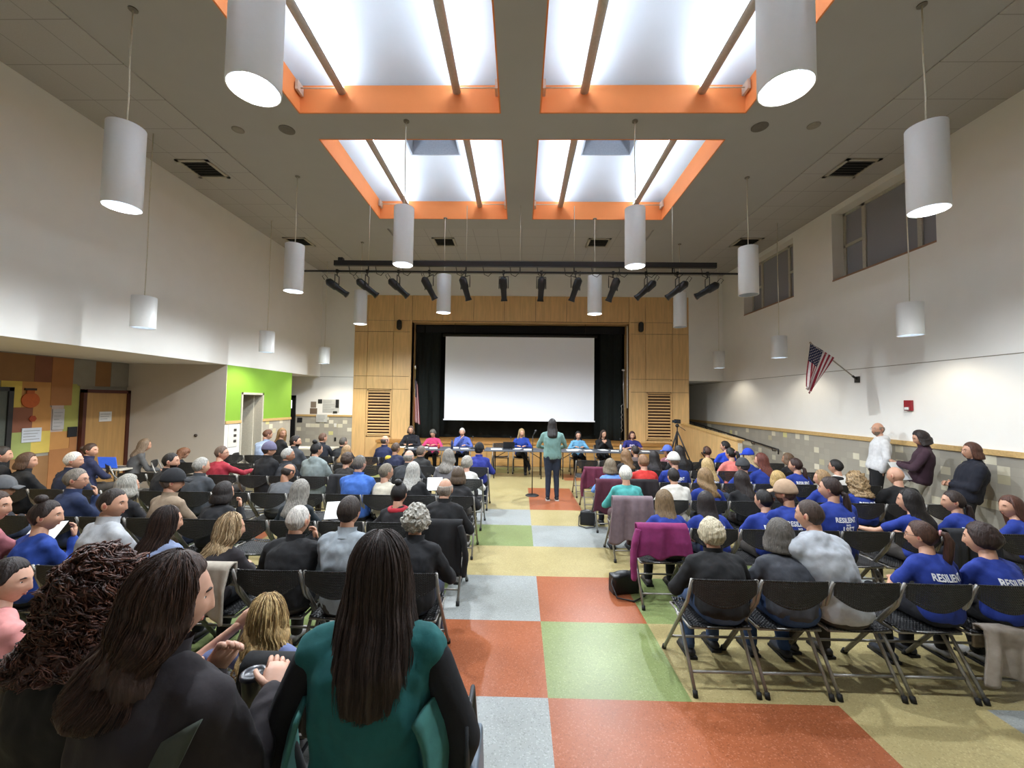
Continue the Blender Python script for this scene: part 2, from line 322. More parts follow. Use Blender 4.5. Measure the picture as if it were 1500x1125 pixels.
struct(pw.build('wall_front', [birch, mat('#5b4226', .7, 'wood')]))
struct(MB().b2(-5.57, 5.57, YB, YB+.2, 5.6, ZC).build('wall_front_upper', [cream]))
for n, cx in enumerate((-4.685, 4.59)):
    lv = empty('louver_grille', (cx, YB-.02, .86), 'slatted birch vent grille in the wood wall %s of the stage' % ('left', 'right')[n], 'vent', 'slatted vent grilles beside the stage')
    fm = MB(); fm.b2(-.40, -.37, -.01, .05, 0, 1.55).b2(.37, .40, -.01, .05, 0, 1.55).b2(-.4, .4, -.01, .05, 0, .03).b2(-.4, .4, -.01, .05, 1.52, 1.55); fm.build('frame', [birch], lv)
    sm = MB()
    for k in range(15): sm.box((0, .03, .08+k*.1), (.74, .012, .075), 0, Matrix.Rotation(math.radians(-48), 3, 'X'))
    sm.build('slats', [mat('#d9b27c', .4, 'woodx', scale=30)], lv)
    MB().b2(-.37, .37, .038, .0395, .03, 1.52).build('backing', [mat('#3a2412', .8, 'wood')], lv)
# stage
st = empty('stage', (0, YB, 0), 'low birch stage platform with apron below the black curtain', 'stage')
MB().b2(-3.64, 3.6, -.02, 1.1, .70, .78).b2(-4.6, 4.9, -.50, -.03, .70, .78).build('stage_floor', [mat('#a5763f', .4, 'woodx', scale=20)], st)
sf = MB()
for k in range(8): sf.b2(-4.56+k*1.18, -4.56+(k+1)*1.18-.012, -.47, -.44, .012, .695)
sf.b2(-4.56, 4.86, -.44, -.42, 0, .70); sf.b2(-4.56, -4.5, -.44, -.03, 0, .7); sf.b2(4.8, 4.86, -.44, -.03, 0, .7); sf.build('stage_front', [mat('#b88c52', .4, 'woodx', scale=22)], st)
# curtains
bc = mat('#0c1410', .95, 'cloth', var=.2, scale=10)
def curtain(name, x0, x1, y, z0, z1, label, n=60, amp=.04, m=bc):
    c = MB().grid(lambda u, v: (x0+(x1-x0)*u, y+amp*math.sin(u*n*.9)+amp*.3*math.sin(u*n*2.3), z0+(z1-z0)*v), int(n*3), 6).build(name, [m])
    solid(c, .01); return tag(c, label, 'curtain')
curtain('stage_curtain', -3.9, 3.9, YB+1.0, .785, 4.95, 'black pleated backdrop curtain hanging behind the white screen', 75)
curtain('valance', -3.62, 3.58, YB+.45, 4.42, 4.69, 'short black valance across the top of the stage opening', 30, .02, mat('#0f1217', .9, 'cloth'))
curtain('side_curtain', -3.62, -2.75, YB+.5, .785, 4.65, 'narrow dark green side curtain at the left of the stage', 14, .035)
curtain('side_curtain', 2.75, 3.50, YB+.5, .785, 4.65, 'narrow dark green side curtain at the right of the stage', 14, .035)
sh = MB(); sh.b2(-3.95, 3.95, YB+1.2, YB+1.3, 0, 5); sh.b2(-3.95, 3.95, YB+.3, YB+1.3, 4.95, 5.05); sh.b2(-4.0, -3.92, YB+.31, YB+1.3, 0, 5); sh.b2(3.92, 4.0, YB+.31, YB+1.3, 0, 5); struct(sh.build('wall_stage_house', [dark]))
sc = empty('projection_screen', (-.02, YB+.12, 1.43), 'large blank white projection screen hanging in front of the curtain', 'screen')
MB().b2(-2.5, 2.5, 0, .01, .03, 2.81).build('screen_surface', [mat('#eceef2', .8, 'vinyl', var=.01)], sc)
MB().b2(-2.53, 2.53, -.012, .022, -.01, .03).build('bottom_bar', [mat('#e4e4e4', .5, 'metal')], sc)
MB().tube([(-2.6, .02, 2.85), (2.6, .02, 2.85)], .05, 12).tube([(-2.2, .02, 2.85), (-2.2, .02, 3.26)], .006).tube([(2.2, .02, 2.85), (2.2, .02, 3.26)], .006).build('roller_case', [blackm], sc)
gp = MB().tube([(3.555, YB+.02, 1.9), (3.555, YB+.02, 4.64)], .018, 8).build('cable_conduit', [mat('#e2e2da', .5, 'metal')]); tag(gp, 'thin white vertical pipe on the right edge of the stage opening', 'pipe')  # white tube stands in for light showing through the curtain gap
for x, w in ((-4.05, 'left'), (3.98, 'right')):
    s = MB(); s.cap((0, 0, -.09), (0, 0, .09), .085, .085, 16); e = empty('wall_speaker', (x, YB-.09, 4.58), 'small black oval speaker on the wood wall %s of the stage' % w, 'speaker', 'oval speakers above the stage'); s.build('housing', [mat('#0d0d0e', .5, 'plastic')], e)
    MB().b2(-.02, .02, .05, .09, -.04, .04).build('bracket', [blackm], e)
# ramp with wood knee wall and handrail
rm = MB(); rm.add([(5.45, 9.9, 0), (6.69, 9.9, 0), (6.69, 13.5, .78), (5.45, 13.5, .78), (5.45, 13.5, 0), (6.69, 13.5, 0)], [(0, 1, 2, 3), (0, 3, 4), (1, 5, 2), (4, 3, 2, 5)], 0, False); rm.b2(5.58, 6.69, 13.5, YE-.02, .5, .78)
tag(rm.build('ramp', [mat('#8f8f88', .6, 'rubber')]), 'grey ramp rising to the stage along the right wall', 'ramp')
kw = empty('ramp_wall', (5.38, 10.1, 0), 'birch knee wall with sloping cap beside the stage ramp', 'partition')
MB().add([(-.06, 0, 0), (.06, 0, 0), (.06, 0, 1.17), (-.06, 0, 1.17), (-.06, 3.4, 0), (.06, 3.4, 0), (.06, 3.4, 1.39), (-.06, 3.4, 1.39)], [(0, 1, 2, 3), (4, 7, 6, 5), (0, 3, 7, 4), (1, 5, 6, 2), (3, 2, 6, 7)], 0, False).build('panel', [birch], kw)
MB().add([(-.09, -.03, 1.17), (.09, -.03, 1.17), (.09, 3.42, 1.39), (-.09, 3.42, 1.39), (-.09, -.03, 1.21), (.09, -.03, 1.21), (.09, 3.42, 1.43), (-.09, 3.42, 1.43)], [(0, 3, 2, 1), (4, 5, 6, 7), (0, 1, 5, 4), (1, 2, 6, 5), (2, 3, 7, 6), (3, 0, 4, 7)], 0, False).build('cap_rail', [mat('#c9a468', .4, 'wood')], kw)
MB().b2(-.05, .05, -.012, 0, .15, 1.12).build('end_panel', [mat('#d6cfbd', .6, 'paint')], kw)
hr = empty('handrail', (6.6, 10.6, .93), 'dark metal handrail on brackets along the tiled right wall', 'handrail')
MB().tube([(0, -.02, -.12), (0, -.02, 0), (0, 5.4, .47)], .02, 8).build('rail', [mat('#1d1a1a', .4, 'metal')], hr)
for k in range(6): MB().tube([(0, .25+k*.95, .0+k*.083), (.02, .25+k*.95, -.06+k*.083), (.1, .25+k*.95, -.06+k*.083)], .012, 6).build('bracket', [mat('#1d1a1a', .4, 'metal')], hr)
# wall behind the camera
wb = MB(); wb.b2(-9.3, A+.2, YR-.2, YR, 0, ZC); struct(wb.build('wall_rear', [cream]))
struct(MB().b2(-A+.0, -5.6, YB-.012, YB, 0, .1).build('baseboard_front', [mat('#3b3833', .6, 'rubber')]))
struct(MB().b2(A-.012, A, YR, 10.0, 0, .1).build('baseboard_right', [mat('#3b3833', .6, 'rubber')]))
# ------------------------------------------------------------------ skylight wells
em = bpy.data.materials.new('lamp_glow'); em.use_nodes = True; t = em.node_tree; b = t.nodes['Principled BSDF']; b.inputs['Emission Color'].default_value = (.74, .86, 1, 1); b.inputs['Emission Strength'].default_value = L_STRIP
vw = mat('#cdd4dc', .85, 'paint', var=.01, scale=4)
posn = {(0, -1): 'far left', (0, 1): 'far right', (1, -1): 'near left', (1, 1): 'near right', (2, -1): 'rear left', (2, 1): 'rear right'}
for r, (y0, y1) in enumerate(WY):
    for sx in (-1, 1):
        a, b_ = sorted((XC+sx*XI, XC+sx*XO)); cx, cy = (a+b_)/2, (y0+y1)/2; hx, hy = (b_-a)/2, (y1-y0)/2
        sk = empty('skylight', (cx, cy, ZC), '%s ceiling skylight well with an orange band and white vault' % posn[(r, sx)], 'skylight', 'square skylight wells')
        bnd = MB(); z1 = .42
        for x0, x1, yy0, yy1 in ((-hx, -hx+.02, -hy, hy), (hx-.02, hx, -hy, hy), (-hx, hx, -hy, -hy+.02), (-hx, hx, hy-.02, hy)): bnd.b2(x0, x1, yy0, yy1, -.002, z1)
        bnd.build('orange_band', [orange], sk)
        va = MB(); q = .5; zt = .98
        def ringp(s): 
            k = 1-s; e = s**.75; X = hx+.05+(q-hx-.05)*s; Y = hy+.05+(q-hy-.05)*s; return X, Y, z1-.005+(zt-z1)*e
        N = 14
        def vf(u, v):
            X, Y, z = ringp(v); c = (u*4) % 4; k = int(c) % 4; f = c-int(c)
            P = [(-X, -Y), (X, -Y), (X, Y), (-X, Y)]; p, q2 = P[k], P[(k+1) % 4]
            # soften corners
            return (p[0]+(q2[0]-p[0])*f, p[1]+(q2[1]-p[1])*f, z)
        va.grid(vf, 32, N); va.build('vault', [vw], sk)
        MB().b2(-q-.03, q+.03, -q-.03, q+.03, zt+.30, zt+.32).build('glazing', [mat('#a9b0ba', .3, 'glass')], sk)
        fr_ = MB(); 
        for x0, x1, yy0, yy1 in ((-q-.03, -q, -q-.03, q+.03), (q, q+.03, -q-.03, q+.03), (-q, q, -q-.03, -q), (-q, q, q, q+.03)): fr_.b2(x0, x1, yy0, yy1, zt-.02, zt+.30)
        fr_.build('frame', [mat('#9aa0a8', .5, 'paint')], sk)
        for k, dx in enumerate((-.86, .86)):
            lt = empty('strip_light', (cx+dx, cy, ZC+.30), 'long %s uplight bar in the %s skylight well' % (('left', 'right')[k], posn[(r, sx)]), 'light', 'uplight bars in the skylight wells')
            MB().tube([(0, -hy+.04, 0), (0, hy-.04, 0)], .062, 14, smooth=True, flat=.7).build('housing', [mat('#b9b4ad', .5, 'metal')], lt)
            MB().b2(-.045, .045, -hy+.08, hy-.08, .046, .052).build('lamp', [em], lt)
            ex = (hx-.86-.06) * (1 if dx*1 > 0 else -1)
            MB().tube([(0, hy-.12, 0), (ex, hy-.12, 0)], .009, 6).b2(ex-.02, ex+.02, hy-.20, hy-.04, -.07, .07).build('wall_mount', [mat('#cdb9a8', .5, 'metal')], lt)
# ------------------------------------------------------------------ pendant lamps
white = mat('#e0e0dc', .45, 'metal', var=.01); inner = mat('#a9b3bd', .3, 'metal')
disc = bpy.data.materials.new('bulb_glow'); disc.use_nodes = True; b = disc.node_tree.nodes['Principled BSDF']; b.inputs['Emission Color'].default_value = (.93, .96, 1, 1); b.inputs['Emission Strength'].default_value = 7
def pendant(x, y, z, d, L, label, group, power, warm=False, lit=True):
    e = empty('pendant_lamp', (x, y, z), label, 'lamp', group); R = d/2
    MB().lathe([(R, 0), (R, L-.006), (R-.012, L), (0.0, L), (0, L-.01), (R-.008, L-.01), (R-.008, .0), (R, 0)], 36).build('shade', [white], e)
    MB().lathe([(R-.009, .004), (R*.45, .16), (R*.42, .17), (0, .17)], 28).build('reflector', [inner], e)
    if lit: MB().lathe([(R*.46, .10), (R*.46, .112), (0, .112)], 20).lathe([(R*.46, .10), (0, .10)], 20).build('bulb', [disc], e)
    else: MB().lathe([(R*.40, .10), (0, .10)], 20).build('bulb', [inner], e)
    H = ZC-z
    MB().tube([(0, 0, L), (.006, 0, L+(H-L)*.25), (-.006, 0, L+(H-L)*.6), (0, 0, H)], .008, 6).build('cord', [mat('#cfcab8', .5, 'plastic')], e)
    MB().lathe([(.045, H-.012), (.045, H), (0, H)], 14).lathe([(.045, H-.012), (0, H-.012)], 14).build('ceiling_canopy', [mat('#6c675c', .5, 'metal')], e)
    if lit:
        l = bpy.data.lights.new('pendant_light', 'SPOT'); l.energy = power; l.spot_size = math.radians(168 if not warm else 130); l.spot_blend = .55; l.shadow_soft_size = .05
        l.color = (1, .90, .72) if warm else (.88, .94, 1)
        lo = bpy.data.objects.new('pendant_light', l); COL.objects.link(lo); lo.parent = e; lo.location = (0, 0, .02)
rn = ('nearest', 'middle', 'farthest')
for k, y in enumerate((2.59, 6.05, 9.35)):
    for sx, w in ((-1, 'left'), (1, 'right')): pendant((-1.79, 1.70)[sx > 0], y, 4.1, .325 if k != 1 else .30, .88, '%s tall white cylinder pendant in the inner %s line' % (rn[k], w), 'tall cylinder pendants', L_TALL*(1, 1, 2.1)[k])
for k, y in enumerate((4.25, 7.6, 10.85)):
    for sx, w in ((-1, 'left'), (1, 'right')): pendant((-4.33, 4.24)[sx > 0], y, 4.1, .34, .9, '%s tall white cylinder pendant in the outer %s line' % (rn[k], w), 'tall cylinder pendants', L_TALL, lit=not (w == 'right' and k > 0))
for k, y in enumerate((6.33, 9.5, 12.35)):
    for sx, w in ((-1, 'left'), (1, 'right')): pendant((-6.0, 5.98)[sx > 0], y, 3.15, .32, .5, '%s short white drum pendant close to the %s wall' % (rn[k], w), 'short drum pendants', L_SHORT*(1. if sx > 0 else 3.6), warm=True)
# vents and round ceiling speakers
for n, (x, y, w) in enumerate(((-5.95, 7.32, 'left, nearer'), (5.9, 7.26, 'right, nearer'), (-6.03, 10.78, 'left, farther'), (5.9, 10.66, 'right, farther'), (-2.09, 10.9, 'middle left'), (2.07, 10.9, 'middle right'))):
    zz = ZC-.015 if abs(x) > 5 else ZC+.05
    e = empty('ceiling_vent', (x, y, zz), 'square grey air vent in the ceiling, %s' % w, 'vent', 'ceiling air vents')
    MB().b2(-.3, .3, -.3, -.24, -.02, 0).b2(-.3, .3, .24, .3, -.02, 0).b2(-.3, -.24, -.3, .3, -.02, 0).b2(.24, .3, -.3, .3, -.02, 0).build('frame', [mat('#a8a294', .5, 'metal')], e)
    s = MB()
    for k in range(6): s.box((0, -.2+k*.08, -.008), (.48, .05, .006), 0, Matrix.Rotation(.5, 3, 'X'))
    s.build('slats', [mat('#4c4942', .5, 'metal')], e); MB().b2(-.24, .24, -.24, .24, -.002, 0).build('duct', [dark], e)  # near-black plate stands in for the shade inside the vent
for x, y, r, w in ((-3.76, 6.25, .12, 'left, inner'), (3.65, 6.18, .12, 'right, inner'), (-4.55, 6.25, .09, 'left, outer'), (4.45, 6.15, .09, 'right, outer')):
    tag(MB().lathe([(r, 0), (r, -.008), (r*.85, -.014), (0, -.014)], 24).build('ceiling_speaker', [mat('#6a655c' if r > .1 else '#8b857a', .7, 'metal')], None, (x, y, ZC)), 'round flush speaker disc in the ceiling, %s' % w, 'speaker', 'round ceiling discs')
# ------------------------------------------------------------------ lighting truss and stage spotlights
YT = 8.75; p0, p1 = at(490, 385, YT), at(1049, 388, YT); pz = at(760, 399, YT).z
tr = empty('lighting_truss', (0, YT, p0.z), 'long black lighting beam and pipe hung across the hall', 'truss')
MB().b2(p0.x, p1.x, -.04, .04, -.065, .045).build('beam', [blackm], tr)
MB().tube([(at(443, 397, YT).x, 0, pz-p0.z), (at(1086, 401, YT).x, 0, pz-p0.z)], .022, 8).build('pipe', [blackm], tr)
for px in (540, 683, 762, 841, 985): 
    x = at(px, 380, YT).x; MB().tube([(x, 0, .04), (x, 0, ZC-p0.z)], .008, 6).build('hanger_rod', [mat('#bdb8a8', .5, 'metal')], tr); MB().tube([(x, 0, -.07), (x, 0, pz-p0.z)], .014, 6).build('clamp', [blackm], tr)
for n, x in enumerate((-3.95, -3.2, -2.6)): MB().b2(x-.05, x+.05, -.05, .05, .045, .11).build('junction_box', [blackm], tr) if n == 0 else None
cab = MB()
for k in range(14):
    x = p0.x+.3+k*(p1.x-p0.x-.6)/13; cab.tube([(x, .04, -.05), (x+.03, .05, -.22), (x+.12, .05, -.26), (x+.2, .03, pz-p0.z)], .008, 5)
cab.build('cables', [mat('#161617', .6, 'rubber')], tr)
spots = [(494, 416, 55), (538, 416, 52), (584, 420, 48), (629, 421, 28), (682, 420, 16), (738, 420, 3), (793, 420, -3), (843, 420, -18), (898, 420, -20), (946, 420, -48), (992, 420, -52), (1036, 420, -60)]
ordn = ['first', 'second', 'third', 'fourth', 'fifth', 'sixth', 'seventh', 'eighth', 'ninth', 'tenth', 'eleventh', 'last']
bl2 = mat('#19191b', .35, 'metal')
for n, (px, py, an) in enumerate(spots):
    x = at(px, 399, YT).x; e = empty('stage_spotlight', (x, YT, pz), '%s black stage spotlight from the left under the truss' % ordn[n], 'spotlight', 'stage spotlights on the truss')
    a = math.radians(an); d = V(math.sin(a), .25, -math.cos(a)).normalized(); c = V(0, 0, -.36)
    MB().box((0, 0, 0), (.05, .05, .07)).tube([(0, 0, 0), (0, 0, -.1)], .012, 6).build('clamp', [bl2], e)
    w = .10; sd = V(0, 1, 0).cross(d).normalized() if abs(an) < 30 else V(0, 1, 0)
    MB().tube([V(0, 0, -.1)+sd*0, V(0, 0, -.1)+sd*w, V(0, 0, -.2)+sd*w, c+sd*w], .01, 6).tube([V(0, 0, -.1), V(0, 0, -.1)-sd*w, V(0, 0, -.2)-sd*w, c-sd*w], .01, 6).build('yoke', [bl2], e)
    MB().tube([c-d*.26, c-d*.22, c-d*.20, c-d*.02, c+d*.02, c+d*.2, c+d*.26, c+d*.27], [.03, .07, .085, .085, .065, .06, .075, .075], 14).build('barrel', [bl2], e)
    hd = c-d*.2; MB().tube([hd+V(0, 0, .06)-d*.02, hd-d*.10+V(0, 0, .10), hd-d*.16+V(0, 0, .02), hd-d*.1-V(0, 0, .02)], .007, 5).build('handle', [bl2], e)

for y in (.5, 4.4):  # lamps added out of view to brighten the left recess
    e = empty('soffit_downlight', (-7.8, y, ZS-.001), 'round recessed downlight in the soffit of the left recess, %s' % ('rear', 'nearer the door')[y > 2], 'light', 'soffit downlights')
    MB().lathe([(.11, 0), (.11, -.01), (.085, -.01), (.08, -.001), (0, -.001)], 24).build('trim_ring', [white], e); MB().lathe([(.07, -.004), (0, -.004)], 20).build('bulb', [disc], e)
    l = bpy.data.lights.new('downlight', 'SPOT'); l.energy = 34; l.spot_size = math.radians(165); l.spot_blend = .6; l.shadow_soft_size = .08; l.color = (1, .9, .74); lo = bpy.data.objects.new('downlight', l); COL.objects.link(lo); lo.parent = e; lo.location = (0, 0, -.03)
# ------------------------------------------------------------------ folding chair
plas = mat('#121214', .45, 'plastic'); steel = mat('#8d8a84', .4, 'metal', 0.5); foot = mat('#0c0c0c', .7, 'rubber')
def lattice(fn, nu, nv, w=.40):    # curved panel with a rim and rows of slots
    mb = MB()
    def P(u, v): return V(*fn(u, v))
    for j in range(nv):
        for i in range(nu):
            u0, u1, v0, v1 = i/nu, (i+1)/nu, j/nv, (j+1)/nv
            o = [P(u0, v0), P(u1, v0), P(u1, v1), P(u0, v1)]
            if i in (0, nu-1) or j in (0, nv-1): mb.add(o, [(0, 1, 2, 3)]); continue
            du, dv = (u1-u0)*w, (v1-v0)*w; sh = .0
            q = [P(u0+du*.5, v0+dv), P(u1-du*.5, v0+dv), P(u1-du*.5, v1-dv), P(u0+du*.5, v1-dv)]
            mb.add(o+q, [(0, 1, 5, 4), (1, 2, 6, 5), (2, 3, 7, 6), (3, 0, 4, 7)])
    return mb
def chair_parts():
    P = []
    def bk(u, v):
        x = (u-.5)*.43; c = 1-(2*u-1)**2; z = .815-.01*(1-c)-v*(.10+.11*c); return (x, -.268+.045*(1-v)*0-.05*c*.6+.10*(.815-z), z)
    P.append(('backrest', lattice(bk, 30, 11).mesh('backrest', [plas]), .006))
    def stt(u, v):
        x = (u-.5)*.41*(1-.06*v); y = -.20+.41*v; return (x, y, .445-.02*math.sin(PI*u)*(1-v*.5)+.012*(v > .9)-.018*v*0)
    P.append(('seat', lattice(stt, 18, 16, .38).mesh('seat', [plas]), .008))
    for s in (-1, 1):
        P.append(('front_leg', MB().tube([(s*.215, -.262, .80), (s*.222, -.20, .62), (s*.226, .27, .02)], .0125, 8).mesh('front_leg', [steel]), 0))
        P.append(('rear_leg', MB().tube([(s*.207, .06, .43), (s*.207, -.02, .40), (s*.207, -.285, .02)], .0125, 8).mesh('rear_leg', [steel]), 0))
        P.append(('foot_cap', MB().tube([(s*.207, -.28, .04), (s*.207, -.292, .0)], .017, 8).mesh('foot_cap', [foot]), 0))
        P.append(('foot_cap', MB().tube([(s*.226, .262, .04), (s*.226, .285, .0)], .017, 8).mesh('foot_cap', [foot]), 0))
    P.append(('crossbar', MB().tube([(-.207, -.21, .125), (.207, -.21, .125)], .010, 8).mesh('crossbar', [steel]), 0))
    P.append(('crossbar', MB().tube([(-.224, .14, .18), (.224, .14, .18)], .010, 8).mesh('crossbar', [steel]), 0))
    P.append(('seat_frame', MB().tube([(-.205, -.19, .425), (-.205, .19, .42), (.205, .19, .42), (.205, -.19, .425), (-.205, -.19, .425)], .010, 6).mesh('seat_frame', [steel]), 0))
    return P
CH = chair_parts()
def chair(x, y, label, rz=0., group='black folding chairs set out in rows'):
    e = empty('folding_chair', (x, y, 0), label, 'chair', group, rz); e.scale = (1.07, 1, 1)
    for nme, me, th in CH:
        o = bpy.data.objects.new(nme, me); COL.objects.link(o); o.parent = e
        if th: solid(o, th)
    return e
# ------------------------------------------------------------------ people
def head_r(dx, dy, dz, infl=0.):
    a, b, c = .074+infl, .094+infl, .116+infl
    x, y, z = a*dx, b*dy, c*dz
    if z < 0:
        t = min(1, -z/.116); x *= 1-.36*t**1.5
        y *= (1-.12*t*t) if y > 0 else (1-.45*t)
    return x, y, z
def head_mb(mb, near, mx):
    nu, nv = (44, 40) if near else (30, 26)
    V_ = []
    g = lambda v, s: math.exp(-(v/s)**2)
    for i in range(nv+1):
        th = PI*i/nv
        for j in range(nu):
            ps = -PI+2*PI*j/nu; ph = ps-.6*math.sin(ps)
            dx, dy, dz = math.sin(th)*math.sin(ph), math.sin(th)*math.cos(ph), math.cos(th)
            x, y, z = head_r(dx, dy, dz)
            if dy > 0:
                ax = abs(x); k = 0
                if -.040 < z < .02: q = (.02-z)/.055; k += g(x, .010+.004*q)*(.003+.017*q*q**.3)
                elif z <= -.040 and z > -.052: k += g(x, .013)*.018*(z+.052)/.012
                k += -.010*g(ax-.031, .014)*g(z-.008, .011) + .004*g(z-.028, .008)*(ax < .05)
                k += .005*g(x, .022)*g(z+.061, .010) + .008*g(x, .02)*g(z+.098, .014) + .003*g(ax-.04, .018)*g(z+.02, .02)
                y += k
            V_.append(mx @ V(x, y, z))
    f = [(i*nu+j, (i+1)*nu+j, (i+1)*nu+(j+1) % nu, i*nu+(j+1) % nu) for i in range(nv) for j in range(nu)]
    mb.add(V_, f, 0, True)
    n = 10
    for s in (-1, 1):
        q = MB().ell((s*.030, .0650, .008), (.0130, .0125, .0100), n, 8, 1).ell((s*.030, .0738, .008), (.0058, .0058, .0058), n, 6, 2)
        q.tube([(s*.017, .088, .026), (s*.030, .0865, .031), (s*.046, .075, .027)], [.003, .0045, .002], 6, 4)
        q.ell((s*.0775, -.004, -.004), (.010, .020, .031), 12, 8, 0, Matrix.Rotation(s*.35, 3, 'Z')).ell((s*.0835, .002, -.002), (.004, .011, .018), 10, 6, 3, Matrix.Rotation(s*.35, 3, 'Z'))
        q.xf(mx); mb.add(q.v, q.f, 0, True); mb.m[-len(q.f):] = q.m
    q = MB().tube([(-.022, .071, -.060), (-.008, .0835, -.0570), (0, .0845, -.0585), (.008, .0835, -.0570), (.022, .071, -.060)], [.001, .003, .0026, .003, .001], 6, 3).tube([(-.020, .071, -.0605), (0, .0825, -.0665), (.020, .071, -.0605)], [.001, .0038, .001], 6, 3)
    q.xf(mx); mb.add(q.v, q.f, 3, True)
def ip(x, t):
    for (a, p), (b, q) in zip(t, t[1:]):
        if x <= b: return p+(q-p)*(x-a)/(b-a)
    return t[-1][1]
SHORT = [(0, 50), (35, 50), (55, 62), (72, 86), (88, 94), (105, 112), (140, 128), (180, 133)]
STY = {  # end angle profile, length below, thickness, wave, curl, first side angle
 'short': (SHORT, 0, .013, 0, 0, 0), 'crop': (SHORT, 0, .007, 0, 0, 0), 'puff': ([(0, 50), (40, 55), (60, 78), (80, 108), (110, 122), (180, 128)], 0, .024, 0, .006, 0),
 'curlyshort': ([(0, 46), (40, 52), (60, 85), (80, 112), (110, 122), (180, 130)], 0, .030, 0, .016, 0),
 'bob': (SHORT, .115, .018, .0, 0, 60), 'bobwavy': (SHORT, .13, .022, .008, .003, 58), 'long': (SHORT, .30, .018, .002, 0, 58), 'longwavy': (SHORT, .29, .022, .013, .003, 58),
 'curly': (SHORT, .20, .045, .01, .022, 52), 'xlong': (SHORT, .38, .02, .003, 0, 60), 'up': (SHORT, 0, .014, 0, 0, 0), 'rim': (SHORT, 0, .009, 0, 0, 0)}
def hair_pt(st, ph, v, seed, infl=0.):
    prof, L, th, wave, curl, side = STY[st]; ad = abs(ph)*180/PI; infl = th+infl
    if L and ad > side:
        K = .42; bl = min(1, (ad-side)/18)
    else: K = 1; bl = 0
    te = ip(ad, prof)
    if L and ad > side: te = min(te, 92)
    s0 = 0
    if st == 'rim': s0 = 66; te = max(te, 92); infl = .009 if ad > 68 else -.02
    if v <= K:
        t = math.radians(s0+(te-s0)*v/K); e = min(1, (1-v)/.08) if (K == 1) else 1
        if st == 'rim': e = min(e, v/.1) if infl > 0 else 1
        x, y, z = head_r(math.sin(t)*math.sin(ph), math.sin(t)*math.cos(ph), math.cos(t), infl*max(-.6, e*1.6-.6)*((1-.8*(v*v)) if ad < 75 and st != 'rim' else 1) if K == 1 or st == 'rim' else infl)
        if st in ('short', 'puff', 'curlyshort', 'bob') and y < 0: y *= 1.04
        s = 0
    else:
        w = (v-K)/(1-K); s = L*w*(.55+.45*bl); t = math.radians(te); c = PI-(PI-abs(ph))*(1-.14*min(1, s/.12)*(1 if L > .15 else .3)); c = math.copysign(c, ph)
        x, y, z = head_r(math.sin(t)*math.sin(c), math.sin(t)*math.cos(c), math.cos(t), infl)
        z -= s; k = 1+.34*min(s/.2, 1)
        if L < .2: k = 1+.22*math.sin(min(1, s/L)*2.2); 
        if w > .86: k *= 1-.75*((w-.86)/.14)
        x *= k; y = y*k-(.055*max(0, min(1, (s-.08)/.14)) if L > .15 else 0)
    r = 1+.018*math.sin(9*ph+seed)+.016*math.sin(23*ph+seed*2+s*8)+.006*math.sin(47*ph+s*11)
    x *= r; y *= r
    if wave: x += wave*math.sin(s*45+ph*2+seed)*min(1, s*12); y += wave*.8*math.cos(s*38+ph*3)*min(1, s*12)
    if curl:
        n = noise.noise_vector(V(x*34+seed, y*34, z*30)); n2 = noise.noise_vector(V(x*75, y*75+seed, z*70)); x += curl*(n.x+.5*n2.x)*1.3; y += curl*(n.y+.5*n2.y)*1.3; z += curl*(n.z+.4*n2.z)
    return V(x, y, z)
def hxf(mx, p, hs=1.):             # below the ears hair hangs straight down however the head tilts
    z = max(p.z, -.03); q = mx @ V(p.x, p.y, z); q.z += (p.z-z)*hs; return q
def hair_mb(st, near, seed):
    mb = MB()
    base = {'pony': 'up', 'lowpony': 'up', 'bun': 'up', 'topbun': 'up', 'mohawk': 'crop'}.get(st, st)
    nu, nv = (72, 44) if near else (40, 26)
    if base in ('curly', 'curlyshort') and near: nu, nv = 110, 70
    mb.grid(lambda u, v: hair_pt(base, (-PI+2*PI*u), v, seed), nu, nv)
    if st == 'pony': mb.tube([(0, -.10, .045), (0, -.145, .04), (0, -.165, -.02), (.01, -.155, -.12), (.02, -.14, -.24), (.02, -.13, -.30)], [.018, .026, .032, .034, .024, .006], 12)
    if st == 'lowpony': mb.tube([(0, -.085, -.03), (0, -.125, -.05), (0, -.135, -.13), (.01, -.14, -.24), (.01, -.145, -.33)], [.02, .024, .034, .036, .008], 12)
    if st == 'bun': mb.ell((0, -.115, .03), (.042, .036, .040), 14, 10)
    if st == 'topbun': mb.ell((0, -.045, .135), (.042, .042, .038), 14, 10)
    return mb
def ik(S, Wp, l1, l2, pole):
    d = Wp-S; L = min(d.length, (l1+l2)*.985); dn = d.normalized(); a = (l1*l1-l2*l2+L*L)/(2*L); h = math.sqrt(max(0, l1*l1-a*a))
    p = (pole-dn*pole.dot(dn)).normalized(); return S+dn*a+p*h, S+dn*L
SK = {'l': '#bb8d73', 'm': '#a3765b', 'p': '#c49780', 'd': '#8a5a3f'}
